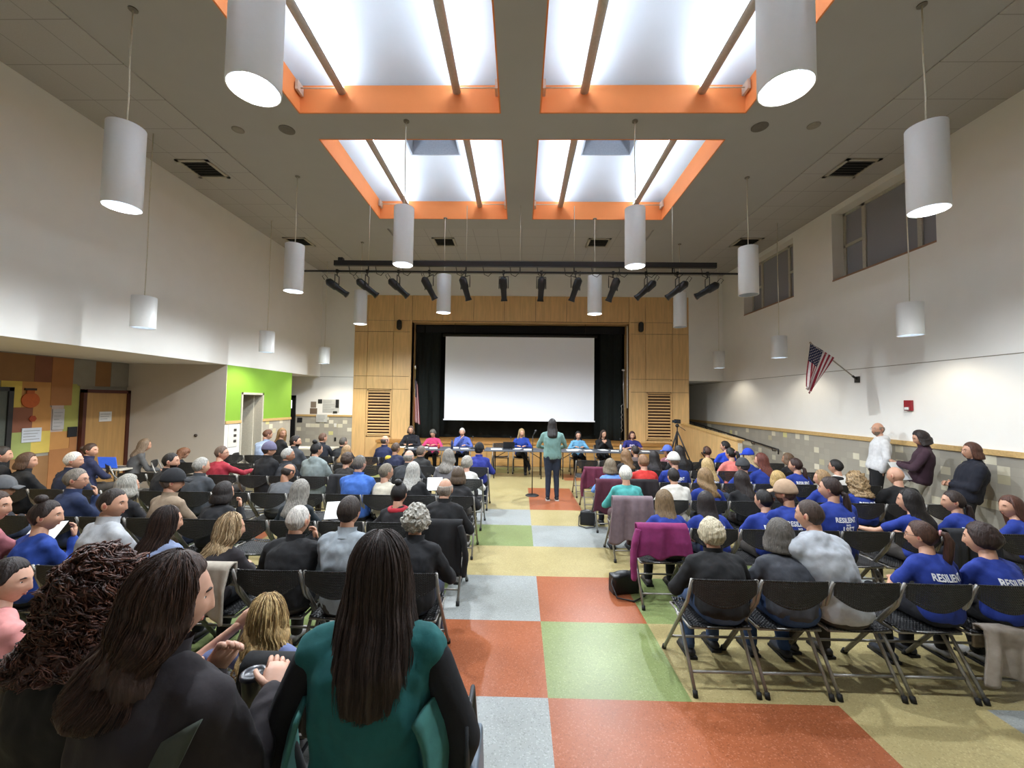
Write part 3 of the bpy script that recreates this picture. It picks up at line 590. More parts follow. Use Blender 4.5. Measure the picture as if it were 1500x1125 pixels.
def hand(mb, Wp, d, nrm, curl=.5, near=False, side=1):
    d = d.normalized(); nrm = (nrm-d*nrm.dot(d)).normalized(); sdv = d.cross(nrm).normalized()*side
    c0, c1 = Wp+d*.01, Wp+d*.075
    mb.tube([Wp-d*.01, Wp+d*.02, Wp+d*.055, Wp+d*.085], [.024, .034, .040, .036], 10, 0, True, .42, tuple(nrm))
    n = 7 if near else 5
    for k, (o, L) in enumerate(((-.028, .066), (-.010, .076), (.009, .071), (.027, .056))):
        p = Wp+d*.078+sdv*o; q = [p-d*.012]; dd = d.copy(); a = curl*(.9+.1*k)
        for seg in (.45, .32, .23):
            q.append(q[-1]+dd*(L*seg*1.05)); dd = (dd*math.cos(a)-nrm*math.sin(a)*1).normalized() if seg > .3 else dd
            q[-1] = q[-1]
        mb.tube(q, [.0092, .0088, .008, .006], n)
    t0 = Wp+d*.018-sdv*.026; td = (d*.72-sdv*.7-nrm*.25).normalized()
    t1 = t0+td*.038; t2 = t1+(td*.8+d*.5-nrm*.2*curl).normalized()*.030; mb.tube([t0-td*.008, t0+td*.012, t1, t2], [.013, .012, .0095, .007], n)
def person(root, hc, yaw=0., pitch=0., hair='short', hcol='#3a2a20', top='tee', tcol='#1e3f9a', bcol='#23252c', pose='lap', skin='l', seated=True, dist=5., w=1., seed=0, hs=1., shoe='#1a1a1c', roll=0., feet=None, opts=(), wrist=None):
    """root: Empty-less body mesh is the root; hc: head centre in root coordinates (root at hips on the floor, facing +Y)"""
    x, y, rz, label, group = root
    near = dist < 2.6; vox = .0095 if dist < 2 else (.0125 if dist < 4.2 else .017)
    hz = .53 if seated else hc.z-1.545+.93-.02
    hz = hz if seated else max(.80, hc.z-.66)
    H = V(0, 0, hz); R = Matrix.Rotation(yaw, 3, 'Z') @ Matrix.Rotation(pitch, 3, 'X') @ Matrix.Rotation(roll, 3, 'Y')
    N = hc+V(0, -.035, -.150*hs); D = N-H; sl = D.length/.50; w = w*(min(1.08, max(.86, .55+.45*sl)) if seated else 1.)
    sc_ = min(1.05, max(.8, sl)); X = V(1, 0, 0); bulge = V(0, -.05 if seated else -.015, 0)*(1.25-min(1, sl)*.6)
    def spine(t): return H+D*t+bulge*math.sin(PI*t)
    sh_w = .170*w; Sp = spine(.86); up = (N-spine(.7)).normalized()
    tw = V(math.cos(yaw*.25), math.sin(yaw*.25), 0)
    S = {s: Sp+tw*(s*sh_w)+up*.005 for s in (-1, 1)}
    la1, la2 = .285*sc_**.5, .25
    def torso(mb, e):
        P = [spine(t) for t in (-.10, .0, .15, .35, .58, .78, .90, 1.0)]
        rx = [.155, .172, .165, .148, .165, .172, .135, .062]; ry = [.11, .125, .12, .108, .118, .108, .078, .058]
        vs = []; n = 20
        for k, p in enumerate(P):
            T_ = (P[min(k+1, 7)]-P[max(k-1, 0)]).normalized(); F = T_.cross(tw).normalized(); 
            for j in range(n): a = 2*PI*j/n; vs.append(p+tw*((rx[k]*w+e)*math.cos(a))+F*((ry[k]*w+e)*math.sin(a)))
        f = [(i*n+j, i*n+(j+1) % n, (i+1)*n+(j+1) % n, (i+1)*n+j) for i in range(7) for j in range(n)]+[tuple(range(n-1, -1, -1)), tuple(7*n+j for j in range(n))]
        mb.add(vs, f)
        for s in (-1, 1): mb.cap(N-up*.025, S[s]-V(s*.01, 0, .004), .058+e, .055+e*.6, 10)
    # arms
    W_, nr, cur = {}, {}, {}
    for s in (-1, 1):
        if seated: W_[s] = V(s*.10, .28, .66); nr[s] = V(0, .2, 1); cur[s] = .35
        else: W_[s] = S[s]+V(s*.05, .05, -.50); nr[s] = V(s*1., 0, 0); cur[s] = .45
        if pose == 'fwd': W_[s] = V(s*.07, .38, .62)
        if pose in ('table', 'write'): W_[s] = V(s*.12, .36, .80); nr[s] = V(0, 0, 1)
        if pose == 'fold': W_[s] = Sp+V(-s*.10, .23+.03*s, -.22); nr[s] = V(0, 1, .2); cur[s] = .2
        if pose == 'clasp': W_[s] = Sp+V(s*.05, .24, -.26); nr[s] = V(s*.3, 1, .6); cur[s] = .6
        if pose == 'clasphigh': W_[s] = hc+V(s*.035, .16, -.24); nr[s] = V(s*.9, .5, 0); cur[s] = .9
        if pose == 'phone': W_[s] = V(s*.05, .33, .80); nr[s] = V(0, .6, 1); cur[s] = .8
        if pose == 'hold': W_[s] = Sp+V(s*.09, .30, -.20); nr[s] = V(0, .5, -1); cur[s] = .7
    fc = R @ V(0, .09, -.09)
    if pose == 'chinr': W_[1] = hc+fc+V(.07, .045, -.10); nr[1] = V(.6, .6, 0); cur[1] = .9
    if pose == 'chinl': W_[-1] = hc+fc+V(-.06, .045, -.09); nr[-1] = V(-.6, .6, 0); cur[-1] = .9
    if pose == 'tablechin': 
        for s in (-1, 1): W_[s] = V(s*.14, .36, .80); nr[s] = V(0, 0, 1)
        W_[1] = hc+fc+V(.03, .06, -.09)
    if pose == 'reachr': W_[1] = Sp+V(.30, .38, -.12); nr[1] = V(0, 0, 1); cur[1] = .2
    if pose == 'reachl': W_[-1] = Sp+V(-.34, .36, -.16); nr[-1] = V(0, 0, 1); cur[-1] = .2
    if pose == 'fistl': W_[-1] = hc+V(-.16, .02, -.05); nr[-1] = V(0, -1, 0); cur[-1] = 1.1
    if pose == 'speak': 
        for s in (-1, 1): W_[s] = Sp+V(s*.16, .30, -.30)
    if pose == 'back': W_[-1] = Sp+V(-.20, .28, -.24)
    wrist = wrist or {}
    for s in wrist: W_[s] = wrist[s][0]; nr[s] = wrist[s][1]; cur[s] = wrist[s][2]
    arms = {}
    for s in (-1, 1):
        pole = V(s*.8, -.25, -.7) if pose not in ('fold', 'clasp') else V(s*.7, -.5, -.6)
        if (pose == 'chinr' and s > 0) or (pose == 'chinl' and s < 0) or s in wrist: pole = V(s*.25, .1, -1)
        E, Wq = ik(S[s], W_[s], la1, la2, pole); arms[s] = (E, Wq)
    # legs
    legs = {}
    for s in (-1, 1):
        hp = H+V(s*.085*w, 0, -.03)
        if seated:
            kn = V(s*.115, .40, .49); an = V(s*.12, .36+.05*((seed*7+s) % 3-1), .085); hp = H+V(s*.085*w, .02, -.015)
            if 'cross' in opts and s > 0: kn = V(-.03, .42, .60); an = V(-.22, .58, .26)
        else:
            kn = V(s*.085, .02+(.03 if s > 0 else 0), hz*.53); an = V(s*.095, -.02, .085)
            if 'bent' in opts: kn = V(s*.09, .30 if s > 0 else .10, hz*.55+.05); an = V(s*.10, .18 if s > 0 else .12, .085)
        legs[s] = (hp, kn, an)
    # body: one surface with head and hands
    b = MB(); torso(b, -.014); b.cap(N-up*.05, hc+R @ V(0, -.022, -.075)*hs, .055*hs, .052*hs, 12)
    for s in (-1, 1):
        E, Wq = arms[s]; ra = .040 if top == 'tee' else .031; b.cap(S[s], E, ra, ra*.85, 8); b.cap(E, Wq, ra*.86, .024, 8)
        hp, kn, an = legs[s]; b.cap(hp, kn, .065, .045, 8); b.cap(kn, an, .046, .032, 8)
    body = remesh(b, vox*1.05, 3)
    mx = Matrix.Translation(hc) @ R.to_4x4() @ Matrix.Scale(hs, 4)
    head_mb(body, near or dist < 5.5, mx)
    for s in (-1, 1):
        E, Wq = arms[s]; d = (Wq-E).normalized()
        if pose in ('table', 'write', 'tablechin') and not (pose == 'tablechin' and s == 1): d = V(d.x*.5-s*.2, d.y, 0)
        if seated and pose in ('lap',): d = (d+V(-s*.3, .3, -.25)).normalized()
        hand(body, Wq, d, nr[s], cur[s], near, s)
    sk = mat(SK.get(skin, skin), .5, 'skin', var=.05, scale=40)
    me = body.mesh('person', [sk, mat('#e6e2dc', .2, 'eye'), mat('#2c2018', .15, 'eye'), mat('#a4604f', .45, 'skin'), hairm(hcol)])
    P = bpy.data.objects.new('person', me); COL.objects.link(P); P.location = (x, y, 0); P.rotation_euler = (0, 0, rz)
    tag(P, label, 'person', group)
    # top
    long_s = top not in ('tee',)
    wr = .011 if top != 'tee' else .009
    tp = MB(); fat = {'jacket': .030, 'hoodie': .030, 'coat': .034, 'vest': .022}.get(top, .012); torso(tp, fat*.6)
    sl_ = {'jacket': .066, 'hoodie': .066, 'coat': .070, 'vest': .060}.get(top, .056)
    for s in (-1, 1):
        E, Wq = arms[s]
        if top == 'vest': continue
        if long_s: tp.cap(S[s]-V(s*.012, 0, .012), E, sl_*w*.92, sl_*.84, 12); tp.cap(E, Wq-(Wq-E).normalized()*.012, sl_*.84, .038 if sl_ < .06 else .044, 12)
        else: tp.cap(S[s], S[s]+(E-S[s])*.62, sl_*w, sl_*.92, 12)
    if top == 'hoodie': tp.ell(N+V(0, -.055, -.005), (.095, .062, .060), 14, 10); tp.cap(N+V(-.07, .02, 0), N+V(0, -.09, -.03), .03, .045); tp.cap(N+V(.07, .02, 0), N+V(0, -.09, -.03), .03, .045)
    tm = remesh(tp, vox, 5, 0, wr if dist < 9 else .005, seed*3.7)
    if 'coll' in opts or top in ('shirt', 'jacket', 'coat', 'vest'):
        cd = (hc-N).normalized(); hgt = .045 if top in ('shirt',) else .06
        cq = MB().tube([N-cd*.035, N-cd*.01, N+cd*hgt*.6, N+cd*hgt], [.088, .076, .070, .073], 18, 0, False)
        tm.add(cq.v, cq.f); k = MB().tube([N+cd*hgt, N+cd*(hgt*.5), N-cd*.01], [.073, .064, .066], 18, 0, False); tm.add(k.v, k.f)
    nm = {'tee': 't_shirt', 'shirt': 'shirt', 'sweater': 'sweater', 'hoodie': 'hooded_sweatshirt', 'jacket': 'jacket', 'coat': 'coat', 'vest': 'fleece_vest'}[top]
    to = tm.build(nm, [cloth(tcol)], P)
    if top == 'vest':
        for s in (-1, 1): E, Wq = arms[s]; ub = MB().cap(S[s]+(E-S[s])*.12, E, .052, .052, 12); ub.cap(E, Wq, .052, .040, 12); remesh(ub, vox, 4, 0, .004, seed).build('sleeve', [cloth('#14161d')], P)
    # trousers, shoes
    tr_ = MB(); tr_.cap(H+V(-.05*w, 0, -.0), H+V(.05*w, 0, -.0), .118*w, .118*w, 14, flat=1)
    for s in (-1, 1):
        hp, kn, an = legs[s]; tr_.cap(hp, kn, .088*w, .066, 12); tr_.cap(kn, an+V(0, 0, .0), .066, .050, 12)
    remesh(tr_, vox*1.15, 4, 0, .004, seed).build('trousers', [cloth(bcol)], P)
    for s in (-1, 1):
        an = legs[s][2]; q = MB(); z0 = an.z-.085
        q.tube([an+V(0, -.075, -.055), an+V(0, -.055, -.045), an+V(0, .0, -.035), an+V(0, .07, -.050), an+V(0, .135, -.058), an+V(0, .165, -.064)], [.018, .036, .044, .045, .040, .02], 12, 0, True, .75, (0, 0, 1))
        q.b2(an.x-.042, an.x+.042, an.y-.085, an.y+.16, z0, z0+.022, 1) if near else q.b2(an.x-.040, an.x+.040, an.y-.08, an.y+.155, z0, z0+.02, 1)
        q.build('shoe', [mat(shoe, .6, 'leather'), mat('#bdbab4' if 'sneak' in opts else '#18181a', .7, 'rubber')], P)
    # hair
    if hair != 'bald':
        hm = hair_mb(hair if hair in STY or hair in ('pony', 'lowpony', 'bun', 'topbun', 'mohawk') else 'short', dist < 3.9, seed); hm.v = [tuple(hxf(mx, V(*p), hs)) for p in hm.v]
        ho = hm.build('hair', [hairm(hcol) if 'curl' not in hair else mat(hcol, .6, 'curl')], P)
        if hair == 'pony': MB().tube([(0, -.112, .045), (0, -.124, .044)], .024, 12).xf(mx).build('hair_tie', [cloth('#c08a8a')], P)
    for o in opts:
        if o.startswith('cap:') or o.startswith('beanie:'):
            c = o.split(':')[1]; q = MB(); be = o[0] == 'b'
            q.grid(lambda u, v: V(*head_r(math.sin(v*1.62)*math.sin(2*PI*u), math.sin(v*1.62)*math.cos(2*PI*u), math.cos(v*1.62), .020+(.006*math.sin(u*90)*0 if be else 0)))+V(0, 0, .012 if be else .018), 28, 10)
            if not be:
                q.grid(lambda u, v: V((u-.5)*.14*(1-.25*v*v), .095+.085*v*(1-(2*u-1)**2*.35), .045-.022*v-.025*(2*u-1)**2), 8, 5)
            qo = q.xf(mx).build('beanie' if be else 'cap', [cloth(c)], P); solid(qo, .006)
        if o == 'glasses':
            q = MB()
            for s in (-1, 1):
                q.tube([V(s*.031+.021*math.cos(a), .096-.006*abs(math.cos(a)), .006+.017*math.sin(a)) for a in [2*PI*k/12 for k in range(13)]], .0016, 5)
                q.tube([(s*.052, .090, .010), (s*.074, .07, .012), (s*.080, -.005, .010)], .0016, 5)
            q.tube([(-.010, .098, .008), (.010, .098, .008)], .0016, 5).xf(mx).build('glasses', [mat('#1a1a1a', .3, 'plastic')], P)
        if o == 'beard':
            q = MB().grid(lambda u, v: V(*head_r(math.sin(1.92+v*.85)*math.sin((u-.5)*2.9), math.sin(1.92+v*.85)*math.cos((u-.5)*2.9), math.cos(1.92+v*.85), .008*math.sin(PI*min(1, u*6, (1-u)*6)/2)))+V(0, .004, 0), 20, 8, skip=lambda i, j: j < 3 and 6 < i < 13)
            q.xf(mx).build('beard', [hairm(hcol)], P)
        if o == 'phones':
            MB().tube([V(.088*math.cos(a), -.01, .118*math.sin(a)+.01) for a in [PI*k/12 for k in range(13)]], .008, 6).ell((-.088, -.004, -.004), (.018, .032, .038)).ell((.088, -.004, -.004), (.018, .032, .038)).xf(mx).build('headphones', [mat('#121214', .5, 'plastic')], P)
        if o == 'mask':
            q = MB().grid(lambda u, v: V(*head_r(math.sin(1.62+v*.95)*math.sin((u-.5)*2.4), math.sin(1.62+v*.95)*math.cos((u-.5)*2.4), math.cos(1.62+v*.95), .022))+V(0, .004, 0), 14, 8); q.xf(mx).build('face_mask', [cloth('#101012')], P)
        if o == 'RES':
            lettering(P, to, tm, spine(.80).z+.0, big=dist < 7.5)
        if o == 'scarf':
            q = MB().tube([N+V(.085*math.cos(a), .085*math.sin(a)-.01, .0) for a in [2*PI*k/16 for k in range(17)]], .032, 10); m_ = remesh(q, vox, 3, 0, .006, 3); m_.build('scarf', [cloth('#a01f2c')], P)
        if o == 'tie': pass
    P['_n'] = 0; del P['_n']
    return P, dict(N=N, S=S, mx=mx, arms=arms, spine=spine, H=H, top=tm, topob=to)
TXT = {}
def text_mesh(s, size, off=.0):
    k = (s, size)
    if k in TXT: return TXT[k]
    cu = bpy.data.curves.new('lettering', 'FONT'); cu.body = s; cu.size = size; cu.align_x = 'CENTER'; cu.offset = off; cu.resolution_u = 2
    o = bpy.data.objects.new('lettering', cu); COL.objects.link(o); dg = bpy.context.evaluated_depsgraph_get()
    m = o.evaluated_get(dg).to_mesh(); r = ([tuple(v.co) for v in m.vertices], [tuple(p.vertices) for p in m.polygons]); o.evaluated_get(dg).to_mesh_clear()
    bpy.data.objects.remove(o); TXT[k] = r; return r
def lettering(P, to, tm, z, big=True):
    bv = BVHTree.FromPolygons([V(*v) for v in tm.v], tm.f); q = MB()
    for s, size, dz, off in (('RESILIENT', .056, 0, .0018), ('SINCE', .020, -.032, .0008), ('1957', .072, -.098, .0024)):
        if not big and s == 'SINCE': continue
        v, f = text_mesh(s, size, off); o = []
        for p in v:
            h = bv.ray_cast(V(p[0]*.88, -1.2, z-.045+dz+p[1]*1.15), V(0, 1, 0)); y = h[0].y if h[0] else -.12
            o.append((p[0]*.88, y-.007, z-.045+dz+p[1]*1.15))
        q.add(o, f, 0, False)
    q.build('lettering', [mat('#dcdcdc', .7, 'print', var=.02)], P)
def strands(name, P, st, mx, n, rad, cols, seed, curl=0., segs=16):
    rd = random.Random(seed); mb = MB()
    for k in range(n):
        ph = rd.uniform(-PI, PI); 
        if STY[st][1] and abs(ph) < math.radians(STY[st][5]+4): ph = math.copysign(math.radians(STY[st][5]+4+rd.uniform(0, 60)), ph)
        inf = rd.uniform(-.001, .006); v0 = rd.uniform(.02, .5); v1 = min(.985, v0+rd.uniform(.35, .8)); dp = rd.uniform(-.12, .12); pts = []
        fa = rd.uniform(0, 6)
        for i in range(segs+1):
            v = v0+(v1-v0)*i/segs; p = hair_pt(st, ph+dp*i/segs, min(v, .97), seed, inf)
            if curl: a = fa+i*.85; p += V(math.cos(a), math.sin(a), .4*math.sin(a*1.1))*curl*min(1, i/3)
            pts.append(hxf(mx, p))
        mb.tube(pts, [rad*(1-.7*(i/segs)) for i in range(segs+1)], 4, k % len(cols), False)
    return mb.build(name, [hairm(c) if not curl else mat(c, .5, 'curl') for c in cols], P)
# ------------------------------------------------------------------ the audience
ROWY = dict(Z=1.95, A=3.0, B=4.2, C=5.4, D=6.6, E=7.8, F=8.95)
ROWN = dict(Z='rearmost', A='nearest full', B='second', C='third', D='fourth', E='fifth', F='front')
ORD = ['aisle seat', 'second seat in', 'third seat in', 'fourth seat in', 'fifth seat in', 'sixth seat in', 'seventh seat in', 'eighth seat in', 'ninth seat in', 'tenth seat in', 'eleventh seat in', 'twelfth seat in', 'thirteenth seat in']
def slotx(side, k): return 1.48+.5*k if side == 'R' else -.82-.5*k
BLUE = '#182f80'; NAVY = '#171c33'; BLK = '#15151a'; CH_ = '#33353b'
WH = '#bdb8ae'; GR = '#77736c'; GRL = '#98948c'; BR = '#3b281d'; DB = '#241915'; BK = '#15110f'; BL = '#a58a5e'; BLD = '#7c6040'; RB = '#4a2a1e'
PPL = [
 # px, py, side, row, hair, hair colour, top, top colour, pose, description, extras
 (68, 756, 'L', 'A', 'topbun', DB, 'sweater', '#1c3a86', 'chinr', 'woman with brown bun in royal blue top, hand at her mouth', dict(yaw=-62)),
 (165, 738, 'L', 'A', 'crop', '#2a211c', 'jacket', '#a9abae', 'lap', 'man in light grey fleece turned in profile', dict(yaw=-78, w=1.05)),
 (245, 765, 'L', 'A', 'xlong', '#2c1c14', 'sweater', '#7d8aa8', 'lap', 'woman with very long dark brown hair in grey blue top', dict(yaw=-35)),
 (338, 775, 'L', 'A', 'longwavy', '#a28a68', 'sweater', '#2a2427', 'lap', 'woman with long wavy ash blonde hair', dict(yaw=-40)),
 (437, 763, 'L', 'A', 'crop', '#b7b2aa', 'jacket', '#18181b', 'chinr', 'white haired man in black jacket resting head on fist', dict(yaw=-15, w=1.15)),
 (512, 750, 'L', 'A', 'short', '#2b211b', 'shirt', '#8f979d', 'lap', 'dark haired man in pale grey blue collared shirt', dict(w=1.05)),
 (610, 764, 'L', 'A', 'curlyshort', '#9a968c', 'jacket', '#1b1c21', 'lap', 'woman with curly grey hair in dark jacket', dict()),
 (-8, 742, 'L', 'A', 'short', BR, 'sweater', '#a06066', 'phone', 'person in dusty pink striped sleeve holding a tablet', dict(yaw=-70)),
 (652, 717, 'L', 'B', 'rim', '#8d8378', 'jacket', '#17171a', 'lap', 'bald man in black jacket', dict(w=1.05)),
 (585, 724, 'L', 'B', 'topbun', BK, 'sweater', '#19171a', 'lap', 'woman with dark bun and red plaid scarf', dict(o=('scarf',))),
 (440, 719, 'L', 'B', 'long', '#7f7b73', 'sweater', '#16242b', 'lap', 'woman with long straight grey hair in dark teal top', dict()),
 (328, 722, 'L', 'B', 'bob', '#1d1613', 'jacket', '#16161a', 'chinr', 'dark haired person in black leaning cheek on hand', dict(yaw=-30)),
 (253, 706, 'L', 'B', 'short', '#5a4c42', 'shirt', '#8d7b66', 'lap', 'man in dark cap and beige plaid shirt', dict(yaw=-55, o=('cap:#26272b',))),
 (187, 712, 'L', 'B', 'bobwavy', '#8d8a80', 'sweater', '#1a1a1e', 'lap', 'woman with wavy grey bob in black', dict()),
 (112, 703, 'L', 'B', 'short', '#6f675d', 'jacket', '#1f2b4a', 'chinr', 'man with glasses and grey brown hair in navy jacket', dict(yaw=-65, o=('glasses',))),
 (3, 716, 'L', 'B', 'short', '#4a4038', 'jacket', '#24242a', 'lap', 'man in grey flat cap at the far left', dict(yaw=-60, o=('cap:#57585a',))),
 (671, 697, 'L', 'C', 'bob', '#4a3b2c', 'jacket', '#1b1a1c', 'lap', 'person with short brown bob in dark jacket', dict()),
 (605, 690, 'L', 'C', 'long', '#a3a19a', 'jacket', '#141417', 'lap', 'woman with long silver hair in black leather jacket', dict()),
 (566, 692, 'L', 'C', 'short', '#6d6456', 'sweater', '#b9b2a0', 'lap', 'person in cream fleece with short grey brown hair', dict(yaw=-45, o=('glasses',))),
 (527, 680, 'L', 'C', 'short', '#59534c', 'shirt', '#3a63ae', 'fwd', 'man in bright blue shirt', dict(w=1.22)),
 (422, 692, 'L', 'C', 'rim', '#2c2520', 'tee', '#55575a', 'fwd', 'balding man in grey t-shirt bending his head', dict(w=1.1, pitch=-25)),
 (295, 683, 'L', 'C', 'short', '#918e86', 'jacket', '#3a3d41', 'lap', 'grey haired person in charcoal jacket', dict(w=1.1)),
 (250, 676, 'L', 'C', 'crop', '#1d1714', 'jacket', '#1a1a1d', 'lap', 'man with dark crop and beard in black jacket', dict(yaw=-65, o=('beard',), w=1.1)),
 (108, 675, 'L', 'C', 'short', '#c0bab0', 'jacket', '#1b2236', 'lap', 'white haired man in dark navy jacket', dict(yaw=-60)),
 (40, 676, 'L', 'C', 'bob', '#4b3628', 'jacket', '#151517', 'lap', 'brown haired woman in black coat near patchwork wall', dict(yaw=-60)),
 (684, 679, 'L', 'D', 'puff', '#8f8a80', 'sweater', '#b9b8b3', 'lap', 'woman with short grey hair in white top', dict()),
 (657, 669, 'L', 'D', 'longwavy', '#77726a', 'sweater', '#6c6a6c', 'lap', 'woman with long grey brown waves', dict()),
 (599, 670, 'L', 'D', 'rim', '#8c877e', 'jacket', '#303235', 'lap', 'balding man in dark grey jacket', dict(w=1.1)),
 (509, 674, 'L', 'D', 'puff', '#3a2b21', 'sweater', '#2b2725', 'lap', 'brown haired woman in dark brown top', dict()),
 (464, 659, 'L', 'D', 'topbun', BK, 'hoodie', '#7b8583', 'lap', 'person with black bun in grey and green hoodie', dict(yaw=-35)),
 (422, 667, 'L', 'D', 'short', '#9c9a94', 'jacket', '#303338', 'lap', 'smiling grey haired man with glasses in charcoal jacket', dict(yaw=-65, o=('glasses',))),
 (394, 659, 'L', 'D', 'short', '#3d3330', 'jacket', '#1a1a1d', 'lap', 'person in purple grey beanie and black jacket', dict(yaw=-50, o=('beanie:#5f5c74',))),
 (325, 664, 'L', 'D', 'short', '#5b4a3f', 'sweater', '#8e1f2e', 'reachr', 'man in crimson sweater with arm stretched out', dict(yaw=-70, w=1.15, o=('glasses',))),
 (133, 660, 'L', 'D', 'bun', '#3f2e24', 'jacket', '#1d2340', 'lap', 'woman with brown bun in dark blue jacket by the wooden door', dict(yaw=-75)),
 (3, 667, 'L', 'C', 'short', '#2a2420', 'jacket', '#1b1c20', 'lap', 'person in dark clothes beside the grey door', dict(yaw=-50)),
 (702, 659, 'L', 'E', 'short', '#17171a', 'jacket', '#222c7c', 'lap', 'person in black cap and deep blue jacket', dict(o=('cap:#17181b',))),
 (617, 662, 'L', 'E', 'short', '#5c5147', 'jacket', '#2b2a28', 'lap', 'person with grey brown hair in dark olive jacket', dict(yaw=-30)),
 (580, 657, 'L', 'E', 'short', '#4c3b2e', 'sweater', '#20243c', 'lap', 'child in navy sweater with yellow shoulder patch', dict(patch='#c9ab3a')),
 (508, 661, 'L', 'E', 'longwavy', '#8f7350', 'sweater', '#3b3836', 'lap', 'small person with blonde hair', dict()),
 (433, 647, 'L', 'E', 'short', '#211a16', 'jacket', '#33363a', 'lap', 'bearded dark haired man in grey jacket', dict(yaw=-70, o=('beard',))),
 (564, 646, 'L', 'F', 'rim', '#4a4038', 'jacket', '#1a2142', 'lap', 'balding man in navy jersey nearest the stage', dict()),
 (503, 648, 'L', 'F', 'crop', '#4b443c', 'jacket', '#2c2d30', 'lap', 'grey haired man in black jacket near the louver', dict(yaw=-30, w=1.1)),
 (473, 642, 'L', 'F', 'crop', '#5a4030', 'vest', '#20242e', 'lap', 'man with brown crop in dark vest', dict(yaw=-30)),
 (392, 637, 'L', 'F', 'short', '#5c3a28', 'shirt', '#a3b4d0', 'fwd', 'red haired man in pale blue shirt bending forward', dict(yaw=-40, w=1.2, pitch=-20)),
 (413, 635, 'L', 'F', 'long', '#8a6a44', 'sweater', '#141416', 'lap', 'blonde woman in black beside the green wall', dict(yaw=-120)),
 # right block
 (1042, 783, 'R', 'A', 'puff', '#b3a88e', 'jacket', '#141417', 'lap', 'white blonde haired man in black jacket and jeans', dict(w=1.2, bcol='#34496b')),
 (1142, 784, 'R', 'A', 'bobwavy', '#4d4842', 'sweater', '#3a3c42', 'lap', 'woman with dark grey bob in charcoal top', dict(w=1.25, bcol='#26406a')),
 (1186, 755, 'R', 'A', 'crop', '#3a2c24', 'hoodie', '#a6aab0', 'fwd', 'man in light grey hooded sweatshirt leaning forward', dict(yaw=35, w=1.12, k=2, off=-.05)),
 (1349, 785, 'R', 'A', 'pony', '#3c2418', 'tee', BLUE, 'lap', 'girl with brown ponytail and glasses in blue t-shirt', dict(yaw=38, o=('RES', 'glasses'))),
 (1437, 790, 'R', 'A', 'puff', '#2c1d18', 'tee', BLUE, 'lap', 'dark haired person in blue t-shirt at right end', dict(yaw=30, o=('RES',), w=1.1)),
 (973, 739, 'R', 'B', 'long', '#6b573c', 'tee', BLUE, 'lap', 'woman with straight light brown hair in blue t-shirt', dict(o=('RES',), bcol='#16161a')),
 (1034, 738, 'R', 'B', 'xlong', '#1e1614', 'tee', BLUE, 'lap', 'girl with long black hair in blue t-shirt', dict(o=('RES',))),
 (1118, 733, 'R', 'B', 'short', '#171210', 'tee', BLUE, 'lap', 'black haired boy in blue t-shirt', dict(yaw=25, o=('RES',), w=1.1)),
 (1151, 723, 'R', 'B', 'crop', '#4a3426', 'tee', BLUE, 'chinl', 'bearded man in tan cap and blue t-shirt', dict(yaw=38, o=('RES', 'cap:#a98e74', 'beard'), w=1.15)),
 (1216, 716, 'R', 'B', 'lowpony', '#2c1d18', 'tee', BLUE, 'lap', 'woman with dark ponytail whose shirt back shows 1957', dict(yaw=45, o=('RES',), w=1.12)),
 (1332, 734, 'R', 'B', 'xlong', '#17110f', 'tee', BLUE, 'reachl', 'woman with long black hair reaching one arm left', dict(yaw=45)),
 (1396, 735, 'R', 'B', 'lowpony', '#2b1f1a', 'tee', BLUE, 'lap', 'dark haired girl looking left in blue t-shirt', dict(yaw=60, o=('RES',))),
 (1481, 743, 'R', 'B', 'long', '#4a2c20', 'tee', BLUE, 'lap', 'brown haired woman with lanyard at far right edge', dict(yaw=80)),
 (916, 695, 'R', 'C', 'short', '#c9c6bc', 'sweater', '#459692', 'lap', 'white haired woman in aqua sweater', dict(w=1.05, bcol='#4a3436')),
 (986, 698, 'R', 'C', 'short', '#1d1613', 'hoodie', '#c4c0b6', 'lap', 'dark haired boy in off white hoodie', dict()),
 (1033, 699, 'R', 'C', 'longwavy', '#7a6140', 'tee', BLUE, 'lap', 'woman with long wavy light brown hair in blue t-shirt', dict()),
 (1086, 703, 'R', 'C', 'xlong', '#1f1613', 'sweater', '#121214', 'lap', 'woman with long dark hair in black top', dict()),
 (1139, 702, 'R', 'C', 'bob', '#a18551', 'sweater', '#1c1b1e', 'lap', 'blonde child in dark top', dict()),
 (1204, 701, 'R', 'C', 'long', '#8a6e4c', 'tee', BLUE, 'lap', 'light brown haired girl looking left', dict(yaw=50)),
 (1253, 707, 'R', 'C', 'curly', '#8d7450', 'tee', BLUE, 'lap', 'woman with big curly blonde hair in blue t-shirt', dict(o=('RES',))),
 (1312, 697, 'R', 'C', 'bald', '#3a2d26', 'tee', '#141416', 'lap', 'bald man in black t-shirt', dict(yaw=20, w=1.2)),
 (894, 683, 'R', 'D', 'bobwavy', '#6c604e', 'sweater', '#5d82bd', 'lap', 'woman with grey brown bob in light blue top', dict()),
 (942, 677, 'R', 'D', 'short', '#7c5c42', 'sweater', '#b22a24', 'lap', 'person with light brown hair in red sweater', dict(w=1.1)),
 (987, 675, 'R', 'D', 'short', '#6c5a48', 'tee', BLUE, 'lap', 'man in white cap and blue t-shirt', dict(o=('RES', 'cap:#c9c6be'), w=1.1)),
 (1036, 682, 'R', 'D', 'long', '#a78d5f', 'tee', BLUE, 'lap', 'blonde woman in blue t-shirt, fourth row', dict(o=('RES',))),
 (1088, 683, 'R', 'D', 'short', '#3a3734', 'tee', BLUE, 'lap', 'person in dark grey beanie and blue t-shirt', dict(o=('RES', 'beanie:#3b3c3e'))),
